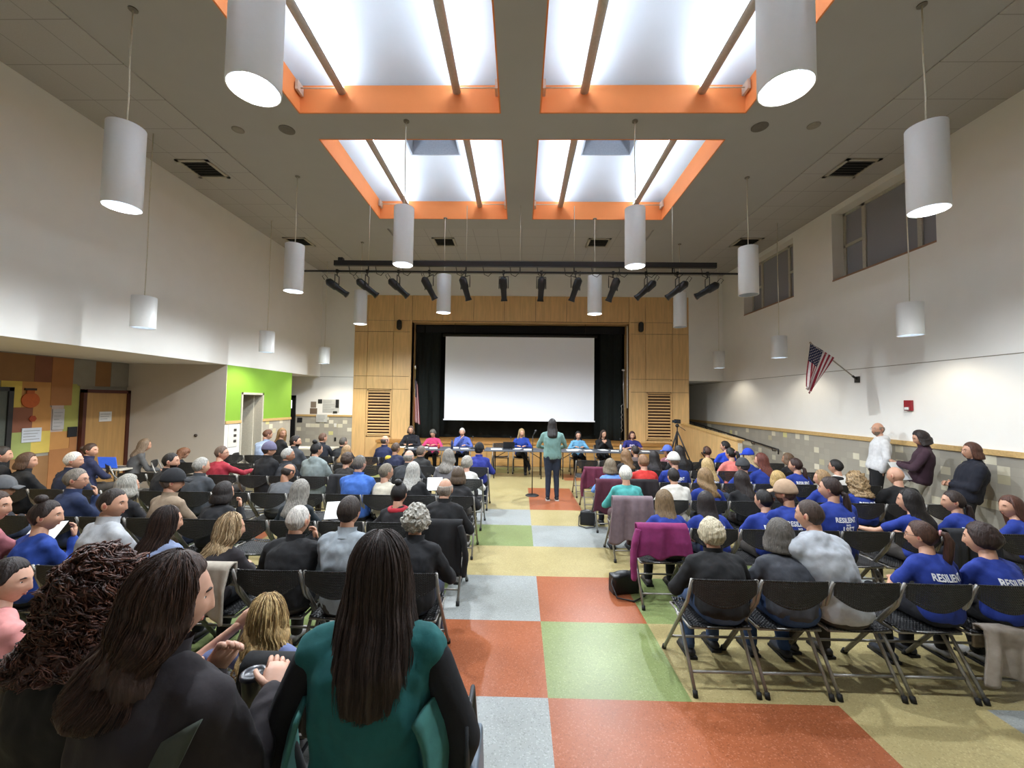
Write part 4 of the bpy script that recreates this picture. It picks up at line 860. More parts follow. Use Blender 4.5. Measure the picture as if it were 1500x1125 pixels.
 (1115, 675, 'R', 'D', 'long', '#5b2d22', 'tee', BLUE, 'lap', 'auburn haired woman in blue t-shirt', dict(yaw=50)),
 (1165, 682, 'R', 'D', 'lowpony', '#301d18', 'tee', BLUE, 'lap', 'woman with dark red brown ponytail in blue t-shirt', dict(yaw=40, o=('RES',))),
 (1224, 684, 'R', 'D', 'short', '#1b1715', 'sweater', '#cac7c0', 'lap', 'dark haired person in black and white jersey', dict(yaw=35, o=('glasses',), patch='#141416')),
 (917, 668, 'R', 'E', 'longwavy', '#75583a', 'sweater', '#2a2523', 'lap', 'woman with long honey brown hair', dict()),
 (958, 670, 'R', 'E', 'xlong', '#1a1412', 'sweater', '#241c1f', 'lap', 'woman with very long black hair near the aisle', dict()),
 (995, 662, 'R', 'E', 'xlong', '#1a1513', 'jacket', '#17171a', 'lap', 'dark haired woman in black coat in front of tripod', dict(w=1.15)),
 (1070, 665, 'R', 'E', 'pony', '#17120f', 'tee', '#d0736a', 'lap', 'person with black ponytail in salmon pink t-shirt', dict(yaw=25)),
 (1096, 667, 'R', 'E', 'long', '#b09a72', 'tee', BLUE, 'lap', 'child in bright blue cap', dict(o=('cap:#1d3db0',))),
 (1154, 673, 'R', 'E', 'bob', '#5c4632', 'sweater', '#17171a', 'lap', 'brown haired woman in black nearest the tiled wall', dict(yaw=50)),
 (930, 661, 'R', 'F', 'short', '#231a16', 'tee', '#4a3d3a', 'lap', 'dark haired person close to the panel table', dict()),
 (978, 664, 'R', 'F', 'short', '#3a2d26', 'tee', '#7a4b50', 'lap', 'person in blue violet cap by the tripod', dict(o=('cap:#4b5fa8',))),
 (1035, 662, 'R', 'F', 'short', '#4a2f22', 'sweater', '#17171a', 'lap', 'person with black headphones and face mask', dict(yaw=30, o=('phones', 'mask'))),
 (1062, 654, 'R', 'F', 'short', '#1c1512', 'tee', '#1d3db0', 'lap', 'dark haired person in blue before the ramp wall', dict()),
]
used = {}; info = {}
def place_row(e, seed):
    px, py, side, row, hair, hcol, top, tcol, pose, desc, ex = e
    Yh = ROWY[row]+.17
    yh = Yh+.05
    for _ in range(3):
        p = at(px, py, yh); yh = Yh+.05+max(0, min(.22, (1.14-p.z)*.9))+(.07 if pose == 'fwd' else 0)
    k = ex.get('k'); 
    if k is None:
        k = round((p.x-1.48)/.5) if side == 'R' else round((-.82-p.x)/.5); k = max(0, k); c = [k, k+1, k-1, k+2, k-2]
        X0 = lambda q: slotx(side, q); c = sorted([q for q in c if q >= 0 and (row, side, q) not in used], key=lambda q: abs(X0(q)-p.x)); k = c[0]
    used[(row, side, k)] = desc; xs = slotx(side, k); off = ex.get('off', max(-.17, min(.17, p.x-xs))); xr = xs+off
    hc = V(p.x-xr, p.y-Yh, min(1.27, max(.98, p.z)))
    tgt = V(.5, 12, 0); yaw = math.atan2(-(tgt.x-p.x), tgt.y-p.y)*.85
    if 'yaw' in ex: yaw = math.radians(ex['yaw'])
    hs = .93 if any(w in desc for w in ('child', 'girl', 'boy', 'small')) else 1.
    pl = {'L': 'left block', 'R': 'right block'}[side]
    rd = random.Random(seed)
    P, inf = person((xr, Yh, 0., desc, 'seated audience'), hc, yaw, math.radians(ex.get('pitch', -4)), hair, hcol, top, tcol, ex.get('bcol', rd.choice(['#1d1f27', '#23262e', '#2b3346', '#1a1a1c', '#39342f'])), pose,
                    rd.choice('lllmlp'), True, p.length, ex.get('w', 1.), seed, hs, rd.choice(['#1a1a1c', '#2b2622', '#8e8c88', '#23252c']), 0, None, ex.get('o', ()))
    if 'patch' in ex:
        s = inf['S'][-1 if hc.x < 5 else 1]; q = MB().cap(inf['S'][-1]+V(.02, -.02, .012), inf['S'][-1]+V(.13, -.035, .012), .056, .05); remesh(q, .012, 2).build('shoulder_patch', [cloth(ex['patch'])], P)
    info[desc] = (P, inf, V(xr, Yh, 0)); return P
for n, e in enumerate(PPL): place_row(e, n+1)
# ------------------------------------------------------------------ girl, pink woman in the rearmost row
def free(px, py, Y, xr, yr, desc, group=None, rz=0., **k):
    p = at(px, py, Y); d = Matrix.Rotation(-rz, 3, 'Z') @ V(p.x-xr, p.y-yr, 0); hc = V(d.x, d.y, p.z)
    P, inf = person((xr, yr, rz, desc, group), hc, dist=p.length, **k); info[desc] = (P, inf, V(xr, yr, 0)); return P, inf
used[('Z', 'L', 0)] = 'girl'; used[('Z', 'L', 3)] = 'pink'
girl, gi = free(391, 905, 2.17, -1.15, 2.12, 'young girl with wavy blonde hair in blue grey t-shirt', yaw=math.radians(20), pitch=-.1, hair='longwavy', hcol='#9c8154', top='tee', tcol='#5f6a90', bcol='#1a1a20', pose='fistl', w=.80, hs=.90, seed=101, shoe='#7d7d80', skin='p')
pink, pi_ = free(12, 852, 2.2, -2.66, 2.1, 'woman in pink sweater looking right at the left edge', yaw=math.radians(-72), pitch=-.1, hair='bun', hcol='#211815', top='sweater', tcol='#cf8a86', bcol='#1a1a20', pose='lap', w=1.05, seed=102, skin='p')
curlyw, ci = free(150, 868, 1.42, -1.50, 1.40, 'standing woman with long curly auburn hair in black coat', yaw=math.radians(-20), hair='curly', hcol='#3c2018', top='coat', tcol='#131315', bcol='#15151a', pose='stand', seated=False, w=1.12, seed=103)
brown, bi = free(250, 880, 1.17, -.96, 1.12, 'standing woman in plum coat with wide shoulder strap, closest to camera', yaw=math.radians(-48), pitch=-.12, hair='longwavy', hcol='#35231b', top='coat', tcol='#2b252a', bcol='#17171b', pose='stand', seated=False, w=1.08, seed=104, skin='p', wrist={1: (at(398, 1010, 1.38)-V(.96*-1, 1.12, 0), V(.5, -.3, 1), .7), -1: (at(312, 985, 1.25)-V(-.96, 1.12, 0), V(-.6, .5, 0), .9)})
teal, ti = free(556, 838, 1.36, -.45, 1.30, 'standing woman with long dark hair in teal fleece vest', yaw=math.radians(12), hair='xlong', hcol='#30231d', top='vest', tcol='#14595a', bcol='#10171f', pose='stand', seated=False, w=1.08, seed=105)
strands('hair_strands', brown, 'longwavy', bi['mx'], 800, .0014, ['#2e1c14', '#38241a', '#281812', '#442c20'], 1)
strands('hair_strands', curlyw, 'curly', ci['mx'], 850, .0028, ['#3a1e16', '#4a281c', '#2b1711', '#5c3524'], 2, curl=.013, segs=34)
strands('hair_strands', teal, 'xlong', ti['mx'], 800, .0014, ['#2c201b', '#372923', '#231915', '#30241e'], 3)
strands('hair_strands', girl, 'longwavy', gi['mx'], 360, .0026, ['#8d7247', '#c4aa78', '#6c5434', '#a98d5e'], 4)
for d, c in (('woman with long wavy ash blonde hair', ['#8d7654', '#c0a986', '#6f5a3e']), ('woman with very long dark brown hair in grey blue top', ['#231610', '#3c281d', '#1a100c'])):
    P, f, _ = info[d]; strands('hair_strands', P, 'longwavy' if 'wavy' in d else 'xlong', f['mx'], 240, .0028, c, 9)
# shoulder strap across the plum coat, collar lining
bvh = BVHTree.FromPolygons([V(*v) for v in bi['top'].v], bi['top'].f); s = MB(); ly = -.15
for k in range(34):
    u = k/33; row = []
    for j in range(5):
        x = .155-.20*u+(j-2)*.022; z = bi['N'].z-.075-.56*u+(j-2)*.012; h = bvh.ray_cast(V(x, -1, z), V(0, 1, 0)); y = h[0].y if h[0] else ly; ly = y; row.append(y)
    y = min(row)
    for j in range(5): s.v.append((.155-.20*u+(j-2)*.022, min(row[j], y+.012)-.010, bi['N'].z-.075-.56*u+(j-2)*.012))
s.f = [(5*k+j, 5*k+j+1, 5*k+j+6, 5*k+j+5) for k in range(33) for j in range(4)]; s.m = [0]*132; s.s = [True]*132
so = s.build('bag_strap', [cloth('#3a4038')], None); so.location = brown.location; solid(so, .004); tag(so, 'wide olive grey bag strap running across the plum coat', 'strap')
# hem panels of the open teal coat tied behind the vest wearer
cp = MB()
for sgn in (-1, 1):
    def pf(u, v, sgn=sgn):
        return V(sgn*(.165+.085*v+.02*math.sin(v*9)+.05*u), -.13+.16*u+.02*math.sin(v*14+u*4), ti['H'].z+.32-.80*v)
    cp.grid(pf, 8, 24)
solid(cp.build('open_coat_side', [cloth('#2f6660')], teal), .014)
# ------------------------------------------------------------------ chairs
def chair_row(row, side, n, start=0):
    for k in sorted(set(range(start, n)) | {q[2] for q in used if q[0] == row and q[1] == side}):
        occ = used.get((row, side, k))
        if row == 'Z' and k not in range(start, n): continue
        blk = 'left' if side == 'L' else 'right'
        if occ: lab = 'black folding chair holding the ' + occ
        else: lab = 'empty black folding chair, %s, %s row of %s block' % (ORD[k], ROWN[row], blk)
        wds = lab.split()
        if len(wds) > 16:
            wds = wds[:16]
            while wds[-1] in ('in', 'and', 'with', 'of', 'the', 'by', 'at', 'on', 'her', 'to', 'a', 'or', 'blue', 'before', 'beside'): wds.pop()
            lab = ' '.join(wds).rstrip(',')
        if occ in ('girl', 'pink'): lab = 'black folding chair holding the ' + ('young girl' if occ == 'girl' else 'woman in pink sweater')
        chair(slotx(side, k)-(.24 if row == 'Z' and k == 0 else 0), ROWY[row]+.268, lab)
used[('Z', 'L', 0)] = 'girl'
for r, n in (('A', 9), ('B', 11), ('C', 12), ('D', 12), ('E', 12), ('F', 12)): chair_row(r, 'L', n, 4 if r == 'F' else 0)
for r, n in (('A', 6), ('B', 9), ('C', 9), ('D', 9), ('E', 9), ('F', 9)): chair_row(r, 'R', n)
for k in (0, 2, 3): chair_row('Z', 'L', k+1, k)
# ------------------------------------------------------------------ panel at the tables
tt = mat('#4d5056', .45, 'laminate', var=.05)
TX = [(-3.0, -1.15), (-.95, .88), (.90, 2.73), (2.75, 4.2)]
tdesc = ['left end, before the pink sweater', 'centre left, before the blonde woman', 'centre right, behind the standing speaker', 'right end, before the purple t-shirt']
for n, (a, b_) in enumerate(TX):
    L = (b_-a)/2; e = empty('folding_table', ((a+b_)/2, 11.35, 0), 'grey topped folding table at the %s' % tdesc[n], 'table', 'folding tables of the panel')
    bevel(MB().b2(-L+.005, L-.005, -.38, .38, .72, .75).build('tabletop', [tt], e), .008)
    for s in (-1, 1):
        x = s*(L-.28)
        for y in (-.30, .30): MB().tube([(x, y, .72), (x, y, .0)], .014, 8).build('leg', [blackm], e)
        MB().tube([(x, -.30, .2), (x, .30, .2)], .010, 6).build('crossbar', [blackm], e); MB().tube([(x, 0, .5), (x-s*.35, 0, .71)], .010, 6).build('brace', [blackm], e)
panel = [(602, 630, 'bob', '#57493d', 'jacket', '#191a22', 'table', 'panel member in glasses with black cardigan at the left end', dict(o=('glasses',))),
 (634, 637, 'puff', '#5b564e', 'sweater', '#c23a68', 'table', 'panel member in hot pink sweater looking down', dict(pitch=-35)),
 (677, 633, 'short', '#b9b6ae', 'shirt', '#5061a8', 'tablechin', 'white haired panel member in blue shirt with hand on chin', dict(w=1.15)),
 (764, 634, 'long', '#a08860', 'sweater', '#1f3a8c', 'table', 'blonde panel member in royal blue cardigan', dict(yaw=25, o=('cross',))),
 (847, 638, 'long', '#1b1614', 'sweater', '#5f93b3', 'table', 'panel member with dark hair and glasses in light blue cardigan', dict(o=('glasses',))),
 (884, 636, 'long', '#35271f', 'sweater', '#131315', 'clasphigh', 'panel member in black with hands clasped before her mouth', dict(o=('glasses',), yaw=20)),
 (926, 638, 'bob', '#3d1f1a', 'tee', '#2a2a6c', 'table', 'panel member in purple blue t-shirt at the right end', dict())]
for n, (px, py, hair, hcol, top, tcol, pose, desc, ex) in enumerate(panel):
    p = at(px, py, 12.0); yr = 12.12; hc = V(-(p.x-p.x), yr-12.0, max(1.1, p.z))
    P, f = person((p.x, yr, PI, desc, 'panel members behind the tables'), hc, math.radians(ex.get('yaw', 0)), math.radians(ex.get('pitch', -6)), hair, hcol, top, tcol, '#16161a', pose, 'l', True, 6.5, ex.get('w', 1.08), 60+n, 1., '#1a1a1c', 0, None, ex.get('o', ()))
    chair(p.x, yr-.1+.0, 'black folding chair behind the table under the ' + ' '.join(desc.split()[:8]), PI, 'chairs behind the panel tables')
    if n == 6:
        q = MB(); v, fcs = text_mesh('PD', .13, .003); bv = BVHTree.FromPolygons([V(*w_) for w_ in f['top'].v], f['top'].f)
        vv = []
        for t_ in v:
            x = -t_[0]; z = f['spine'](.55).z+t_[1]; h = bv.ray_cast(V(x, 1.2, z), V(0, -1, 0)); vv.append((x, (h[0].y if h[0] else .13)+.008, z))
        q.add(vv, fcs, 0, False); q.build('lettering', [mat('#c9c4dc', .7, 'print')], P)
chair(-.55, 12.1, 'empty black folding chair behind the centre left table', PI, 'chairs behind the panel tables')
# ------------------------------------------------------------------ the speaker and the microphone
sp, si = free(809, 622, 8.75, .71, 8.72, 'woman standing at the microphone in sage sweater and navy trousers', yaw=0, hair='long', hcol='#1c1614', top='sweater', tcol='#6a8a84', bcol='#1f2838', pose='speak', seated=False, w=1.14, seed=55, shoe='#17171a', opts=('sneak',))
ms = empty('microphone_stand', (.30, 9.1, 0), 'black microphone stand with round base left of the speaker', 'microphone stand')
MB().lathe([(0, .035), (.03, .035), (.12, .022), (.15, .008), (.15, 0), (0, 0)], 24).build('base', [blackm], ms)
MB().tube([(0, 0, .02), (0, 0, .95)], .011, 8).tube([(0, 0, .95), (.0, -.03, 1.30)], .008, 8).build('pole', [blackm], ms)
MB().tube([(0, -.03, 1.30), (.05, -.08, 1.40)], .012, 8).ell((.06, -.09, 1.42), (.026, .026, .03)).build('microphone', [mat('#222224', .5, 'metal')], ms)
# ------------------------------------------------------------------ people standing along the right wall
free(1286, 629, 7.4, 6.30, 7.35, 'bald man in white hoodie and black trousers standing by the wall', rz=math.radians(55), yaw=math.radians(35), hair='rim', hcol='#7a6a5c', top='hoodie', tcol='#c6c6c6', bcol='#191a1c', pose='stand', seated=False, w=1.15, seed=71, opts=('glasses', 'beard'))
mar, mi_ = free(1349, 642, 6.55, 6.30, 6.6, 'dark haired woman in maroon jacket writing while leaning on the wall', rz=math.radians(48), yaw=math.radians(15), pitch=-.35, hair='bobwavy', hcol='#211815', top='jacket', tcol='#36202c', bcol='#8d8878', pose='hold', seated=False, w=1.05, seed=72, opts=('bent',))
free(1423, 661, 5.9, 6.30, 5.95, 'brown haired woman in navy cardigan standing with clasped hands', rz=math.radians(54), yaw=math.radians(18), hair='bob', hcol='#4a2c1f', top='coat', tcol='#161a2a', bcol='#15161c', pose='clasp', seated=False, w=1.22, seed=73, opts=('glasses',))
# two more at the far left beyond the rows
gw_, _ = free(212, 652, 7.9, -7.4, 7.75, 'woman in grey top leaning forward by the recess wall', rz=math.radians(-40), yaw=0, pitch=-.2, hair='long', hcol='#6b5a48', top='sweater', tcol='#4c4c4c', bcol='#33332f', pose='fwd', seated=True, seed=74)
chair(-7.42, 7.66, 'black folding chair under the woman leaning by the recess wall', math.radians(-40))
bd, _ = free(268, 664, 8.3, -6.9, 8.2, 'person bending down with brown hair hanging by the recess wall', rz=math.radians(-60), yaw=0, pitch=-.9, hair='long', hcol='#6e4a34', top='sweater', tcol='#2b2b2d', bcol='#8d8374', pose='fwd', seated=True, seed=75)
chair(-6.95, 8.1, 'black folding chair under the person bending down', math.radians(-60))
# ------------------------------------------------------------------ coats on chair backs
def coat(side, row, k, col, label, w=.46, drop=.42, sleeve=0, seed=1, fr=.16, dx=0., dy=0., dz=0.):
    x, y = slotx(side, k)+dx, ROWY[row]+dy; rd = random.Random(seed); a, b, c = rd.uniform(0, 6), rd.uniform(0, 6), rd.uniform(9, 14)
    e = empty('draped_coat', (x, y, dz), label, 'coat')
    def f(u, v):
        s = v*(fr+.05+drop); xx = (u-.5)*w
        if s < fr: yy, zz = .045-.02*s, .83-fr+s
        elif s < fr+.05: t = (s-fr)/.05*PI; yy, zz = .045-(.0325*(1-math.cos(t))), .83+.012*math.sin(t)
        else:
            d = s-fr-.05; k_ = min(1, d/.15); yy = -.035+.05*d*-1*.2-k_*.022*(math.sin(u*c+a)+.6*math.sin(u*c*2.1+b)+1); zz = .83-d; xx *= 1+.22*d/drop*math.sin(u*3+a)*.5+.12*d/drop
            if d > drop*.8: zz += .03*math.sin(u*11+b)*(d/drop-.8)*5
        return V(xx, yy, zz)
    solid(MB().grid(f, 44, 34).build('cloth', [cloth(col)], e), .016)
    if sleeve:
        s = sleeve; q = MB().tube([(s*w*.47, -.03, .80), (s*(w*.5+.03), -.05, .66), (s*(w*.5+.045), -.05, .48), (s*(w*.5+.03), -.04, .30)], [.05, .056, .052, .045], 14, 0, True, .6)
        remesh(q, .012, 3, 0, .008, seed).build('sleeve', [cloth(col)], e)
    return e
coat('R', 'B', 0, '#7a2358', 'magenta fleece coat hung over an aisle chair back', .50, .30, -1, 2, dx=-.04)
coat('R', 'C', 0, '#75656a', 'mauve grey coat hung over an aisle chair back', .52, .56, 0, 3, dx=0)
coat('R', 'D', 0, '#4a1c2c', 'dark burgundy coat hung over the chair behind light blue top', .50, .50, 0, 4)
coat('R', 'E', 0, '#5c1f36', 'wine red puffer coat over the empty chair near the front', .50, .36, -1, 5)
coat('R', 'D', 1, '#1f1518', 'black coat hung behind the red sweater', .46, .4, 0, 6)
coat('L', 'A', 3, '#a39a8c', 'cream dotted jacket hung below the wavy ash blonde hair', .44, .36, -1, 7, dx=.02)
coat('L', 'B', 0, '#151517', 'long black coat hung on chair of the bald man', .50, .50, 1, 8)
coat('L', 'Z', 0, '#17171a', 'black coat hung behind the young girl', .42, .26, 0, 11, dx=-.24)
coat('L', 'Z', 2, '#7b2a66', 'magenta coat over the chair beside the pink sweater', .46, .3, 1, 12)
coat('L', 'D', 4, '#2b2b2f', 'charcoal coat on a fourth row chair', .44, .34, 0, 13)
coat('R', 'A', 4, '#9b9084', 'beige coat trailing below the seat of the chair at the right end', .46, .34, 0, 14, dy=.08, dz=-.36, dx=.08)
coat('R', 'B', 6, '#23252a', 'dark coat on a right block chair by the wall', .46, .4, 0, 15)
# ------------------------------------------------------------------ bags
def handbag(x, y, rz, col, label, sx=.30, sy=.14, sz=.20):
    e = empty('handbag', (x, y, 0), label, 'bag', None, rz); q = MB().box((0, 0, sz/2), (sx, sy, sz)).ell((0, 0, sz*.9), (sx*.46, sy*.5, sz*.25)); remesh(q, .012, 6, 0, .004, 4).build('body', [mat(col, .45, 'leather', bump=.2)], e)
    MB().tube([(-sx*.4, 0, sz*.95), (-sx*.55, -.05, sz*.6), (-sx*.5, -.16, .02), (0, -.24, .012), (sx*.5, -.17, .02), (sx*.5, -.05, sz*.6), (sx*.4, 0, sz*.95)], .009, 8).build('strap', [mat(col, .5, 'leather')], e); return e
p = atz(913, 868, .02); handbag(p.x+.02, p.y+.06, .2, '#101012', 'black leather handbag on the floor beside the magenta coat')
p = atz(862, 768, .02); handbag(p.x, p.y+.05, -.3, '#151417', 'small black handbag on the floor by the burgundy coat', .26, .13, .22)
p = atz(662, 1085, .55); tb = empty('tote_bag', (-.14, 1.38, 0), 'slim blue grey tote bag hanging right of the teal vest', 'bag')
remesh(MB().add([(0, -.17, .50), (.035, -.17, .50), (.035, .17, .50), (0, .17, .50), (-.008, -.14, .90), (.024, -.14, .90), (.024, .14, .90), (-.008, .14, .90)], [(0, 3, 2, 1), (4, 5, 6, 7), (0, 1, 5, 4), (1, 2, 6, 5), (2, 3, 7, 6), (3, 0, 4, 7)]), .009, 4).build('body', [mat('#5d6a76', .5, 'leather', bump=.15)], tb)
MB().tube([(.03, -.10, .86), (.075, -.13, .78), (.115, -.12, .66), (.10, -.08, .58), (.045, -.07, .62)], .007, 8, flat=2.2).build('strap', [mat('#3c4650', .5, 'leather')], tb)
MB().tube([(0, -.12, .88), (-.01, -.10, 1.06), (-.01, .08, 1.06), (0, .12, .88)], .008, 8).build('handle', [mat('#22262b', .5, 'leather')], tb)
# dark cup with lid and straw-like rim held beside the girl
c = at(372, 990, 1.44); cu = empty('travel_mug', (c.x, c.y, c.z), 'dark round lidded mug held beside the plum coat', 'mug')
MB().lathe([(0, -.12), (.030, -.12), (.038, -.01), (.040, 0)], 20).build('cup', [mat('#1a1b1f', .35, 'plastic')], cu); MB().lathe([(.043, 0), (.043, .012), (.034, .016), (.030, .010), (0, .010)], 20).build('lid', [mat('#2c2f36', .3, 'plastic')], cu)
# ------------------------------------------------------------------ papers and things on the tables
paper = mat('#dadbd8', .7, 'paper', var=.02); rp = random.Random(5)
def sheet(x, y, z, rz, label, w=.216, h=.28, tilt=0., m=None, grp='white papers on the panel tables', n=1):
    o = MB().b2(-w/2, w/2, -h/2, h/2, 0, .002*n).build('paper', [m or paper]); o.location = (x, y, z); o.rotation_euler = (tilt, 0, rz); tag(o, label, 'paper', grp); return o
who = ['black cardigan', 'hot pink sweater', 'blue shirt with chin on hand', 'royal blue cardigan', 'light blue cardigan', 'clasped hands', 'purple blue t-shirt']
pxs = [at(q[0], q[1], 12.0).x for q in panel]
for n, x in enumerate(pxs):
    sheet(x-.12, 11.45, .75, rp.uniform(-.3, .3), 'white paper left of the panel member in %s' % who[n], n=3)
    sheet(x+.17, 11.30, .75, rp.uniform(-.3, .3), 'white paper right of the panel member in %s' % who[n], n=2)
for x, w_ in ((-.62, 'empty centre chair'), (1.45, 'light blue cardigan')): sheet(x, 11.25, .75, .1, 'stack of white papers in front of the %s' % w_, .3, .22, n=8)
def mic(x, y, w_):
    e = empty('desk_microphone', (x, y, .75), 'small black gooseneck microphone in front of the %s' % w_, 'microphone', 'gooseneck microphones'); MB().lathe([(0, .025), (.05, .02), (.06, 0), (0, 0)], 16).build('base', [blackm], e)
    MB().tube([(0, 0, .02), (0, .02, .2), (0, .09, .30)], .006, 6).build('neck', [blackm], e); MB().ell((0, .105, .315), (.02, .028, .02)).build('head', [blackm], e)
mic(pxs[0]+.30, 11.4, 'black cardigan'); mic(pxs[2]+.38, 11.35, 'blue shirt'); mic(pxs[3]-.30, 11.35, 'blonde woman'); mic(pxs[5]+.35, 11.35, 'woman with clasped hands')
def bottle(x, y, col, label, h=.22):
    e = empty('bottle', (x, y, .75), label, 'bottle', 'drink bottles on the panel tables'); MB().lathe([(0, 0), (.032, 0), (.033, h*.7), (.015, h*.88), (.013, h*.92), (0, h*.92)], 18).build('body', [mat(col, .3, 'plastic')], e); MB().lathe([(.016, h*.9), (.016, h), (0, h)], 14).build('lid', [blackm], e)
bottle(pxs[0]+.12, 11.2, '#15171c', 'tall black drink bottle before the black cardigan', .30); bottle(pxs[2]-.16, 11.2, '#1f2f5c', 'navy drink bottle before the blue shirt', .26)
bottle(pxs[1]+.32, 11.3, '#b8432e', 'small red topped bottle before the hot pink sweater', .15); bottle(pxs[6]-.5, 11.3, '#cfd3d6', 'clear white bottle near the purple t-shirt', .2)
lp = empty('laptop', (pxs[3]-.35, 11.5, .75), 'black laptop in front of the blonde panel member', 'laptop'); bevel(MB().b2(-.16, .16, -.11, .11, 0, .018).build('keyboard_base', [blackm], lp), .004)
MB().box((0, -.14, .10), (.32, .008, .21), 0, Matrix.Rotation(.3, 3, 'X')).build('screen', [blackm], lp)
# papers held in laps
def held(desc, dx, dy, z, rz, lab, tilt=.5, w=.216, h=.28, m=None):
    P, f, o = info[desc]; q = sheet(o.x+dx, o.y+dy, z, rz, lab, w, h, tilt, m, None); return q
held('woman with long straight grey hair in dark teal top', .30, .36, .78, .3, 'white sheet held beside the woman with long straight grey hair')
held('woman with long silver hair in black leather jacket', .26, .34, .86, .2, 'white sheet held by the woman with long silver hair')
held('person in dusty pink striped sleeve holding a tablet', .0, .40, .84, .4, 'thin white tablet held by the dusty pink sleeve')
pp = at(1318, 686, 6.6); q = sheet(pp.x, 6.6, pp.z-.04, .15, 'white paper held by the woman in maroon jacket', .24, .30, 1.0, None, None)
# blue laptop by the recess and sign-in table with papers
p = at(168, 673, 7.6); lb = empty('laptop', (p.x, 7.6, .72), 'laptop with blue lit lid beside the wooden door', 'laptop'); MB().b2(-.17, .17, -.12, .12, 0, .015).build('keyboard_base', [mat('#55585c', .4, 'metal')], lb)
MB().box((0, -.13, .11), (.34, .008, .22), 0, Matrix.Rotation(.2, 3, 'X')).build('screen', [mat('#2f55b8', .4, 'plastic', emit=.25)], lb)
def small_table(x, y, label, w=1.2, d=.6, h=.72):
    e = empty('side_table', (x, y, 0), label, 'table'); bevel(MB().b2(-w/2, w/2, -d/2, d/2, h-.03, h).build('tabletop', [mat('#b9b3a4', .5, 'laminate')], e), .006)
    for a in (-1, 1):
        for b in (-1, 1): MB().tube([(a*(w/2-.08), b*(d/2-.06), h-.03), (a*(w/2-.08), b*(d/2-.06), 0)], .015, 8).build('leg', [steel], e)
small_table(p.x, 7.65, 'small table carrying the blue laptop', .6, .5, .72)
p = at(448, 655, 11.2); small_table(p.x, 11.3, 'pale side table with sign-in papers near the far door', 1.5, .6)
for k in range(4): sheet(p.x-.5+k*.33, 11.3, .72, rp.uniform(-.4, .4), 'white sign-in paper on the pale side table, %s from left' % ('first', 'second', 'third', 'fourth')[k], grp='sign-in papers')
# open chair standing by green wall
for k, (px, py, Y, w_) in enumerate(((352, 668, 9.0, 'left one'), (384, 664, 9.4, 'right one'))):
    p = at(px, py, Y); chair(p.x, Y+.3, 'empty black folding chair beside the green wall, %s' % w_, math.radians(-70))
# ------------------------------------------------------------------ tripod with video camera
p = at(992, 612, 11.2); tp = empty('video_tripod', (p.x, 11.2, 0), 'black tripod with video camera before the ramp wall', 'tripod')
for k in range(3):
    a = PI/2+k*2*PI/3+.4; L = MB().tube([(0, 0, 1.32), (.30*math.cos(a), .30*math.sin(a), .60), (.52*math.cos(a), .52*math.sin(a), .0)], [.022, .018, .012], 8).build('leg', [blackm], tp)
MB().tube([(0, 0, .9), (0, 0, 1.48)], .018, 8).ell((0, 0, 1.47), (.05, .05, .05)).build('centre_column', [blackm], tp)
MB().tube([(0, -.03, 1.48), (.10, -.30, 1.36)], .008, 6).build('pan_handle', [blackm], tp)
vc = empty('video_camera', (p.x, 11.2, 1.53), 'small black video camera on top of the tripod', 'camera')
bevel(MB().b2(-.05, .05, -.12, .10, 0, .11).build('body', [blackm], vc), .01); MB().tube([(0, .10, .055), (0, .17, .055)], .036, 14).build('lens', [blackm], vc); MB().b2(-.13, -.05, -.05, .02, .02, .09).build('viewfinder_screen', [mat('#202a33', .2, 'plastic')], vc)
# ------------------------------------------------------------------ flags
RED, WHT, NV = cloth('#8c2030'), cloth('#cfc3bf'), cloth('#1b2140')
def flag_cloth(P, fn, name='flag_cloth', canton=True, nu=39, nv=30):
    mb = MB().grid(fn, nu, nv, mi=lambda i, j: (2 if (canton and i < nu*7/13 and j < nv*.40) else (0 if (i*13//nu) % 2 == 0 else 1)))
    o = mb.build(name, [RED, WHT, NV], P); solid(o, .006)
    if canton:
        st = MB()
        for r in range(9):
            for c_ in range(6 if r % 2 == 0 else 5):
                u = (r+.5+.3)/9.6*7/13; v = (c_+(.5 if r % 2 == 0 else 1))/6*.40
                c0 = V(*fn(u, v)); e1 = (V(*fn(u+.01, v))-c0).normalized(); e2 = (V(*fn(u, v+.01))-c0).normalized(); nn = e1.cross(e2).normalized(); R_ = .013; ring = []
                for k in range(10): a = k*PI/5; rr_ = R_ if k % 2 == 0 else R_*.42; ring.append(e1*(rr_*math.cos(a))+e2*(rr_*math.sin(a)))
                for sg in (-1, 1): st.add([c0+q_+nn*(.006*sg) for q_ in ring], [tuple(range(10))], 0, False)
        st.build('stars', [WHT], o)
    return o

b0 = at(1254, 556, 8.2); b0.x = 6.68; tip = at(1187, 502, 8.15)
fl = empty('wall_flag', b0, 'American flag hanging from an angled pole on the right wall', 'flag')
tl = tip-b0; MB().tube([(0, 0, 0), tl], .012, 8).ell(tl, (.02, .02, .02)).build('pole', [mat('#9c9486', .4, 'metal')], fl)
MB().box((0, 0, 0), (.03, .10, .12)).tube([(0, 0, 0), tl*.10], .02, 8).build('bracket', [mat('#2b2723', .4, 'metal')], fl)
h1 = at(1222, 524, 8.16)-b0; eL = at(1181, 566, 8.1)-b0; eR = at(1187, 577, 8.2)-b0
def wf_(u, v):
    top_ = tl+(h1-tl)*u; bot = eL+(eR-eL)*u; q = top_+(bot-top_)*v; return q+V(.0, .03*math.sin(u*12+v*3)*v*1.5+.02*math.sin(u*25)*v, -.05*math.sin(PI*v)*u*(1-u)*2)
flag_cloth(fl, wf_)
p = at(606, 648, 13.3); sf_ = empty('stage_flag', (p.x, 13.30, .78), 'furled American flag on a gold tipped pole left of the screen', 'flag')
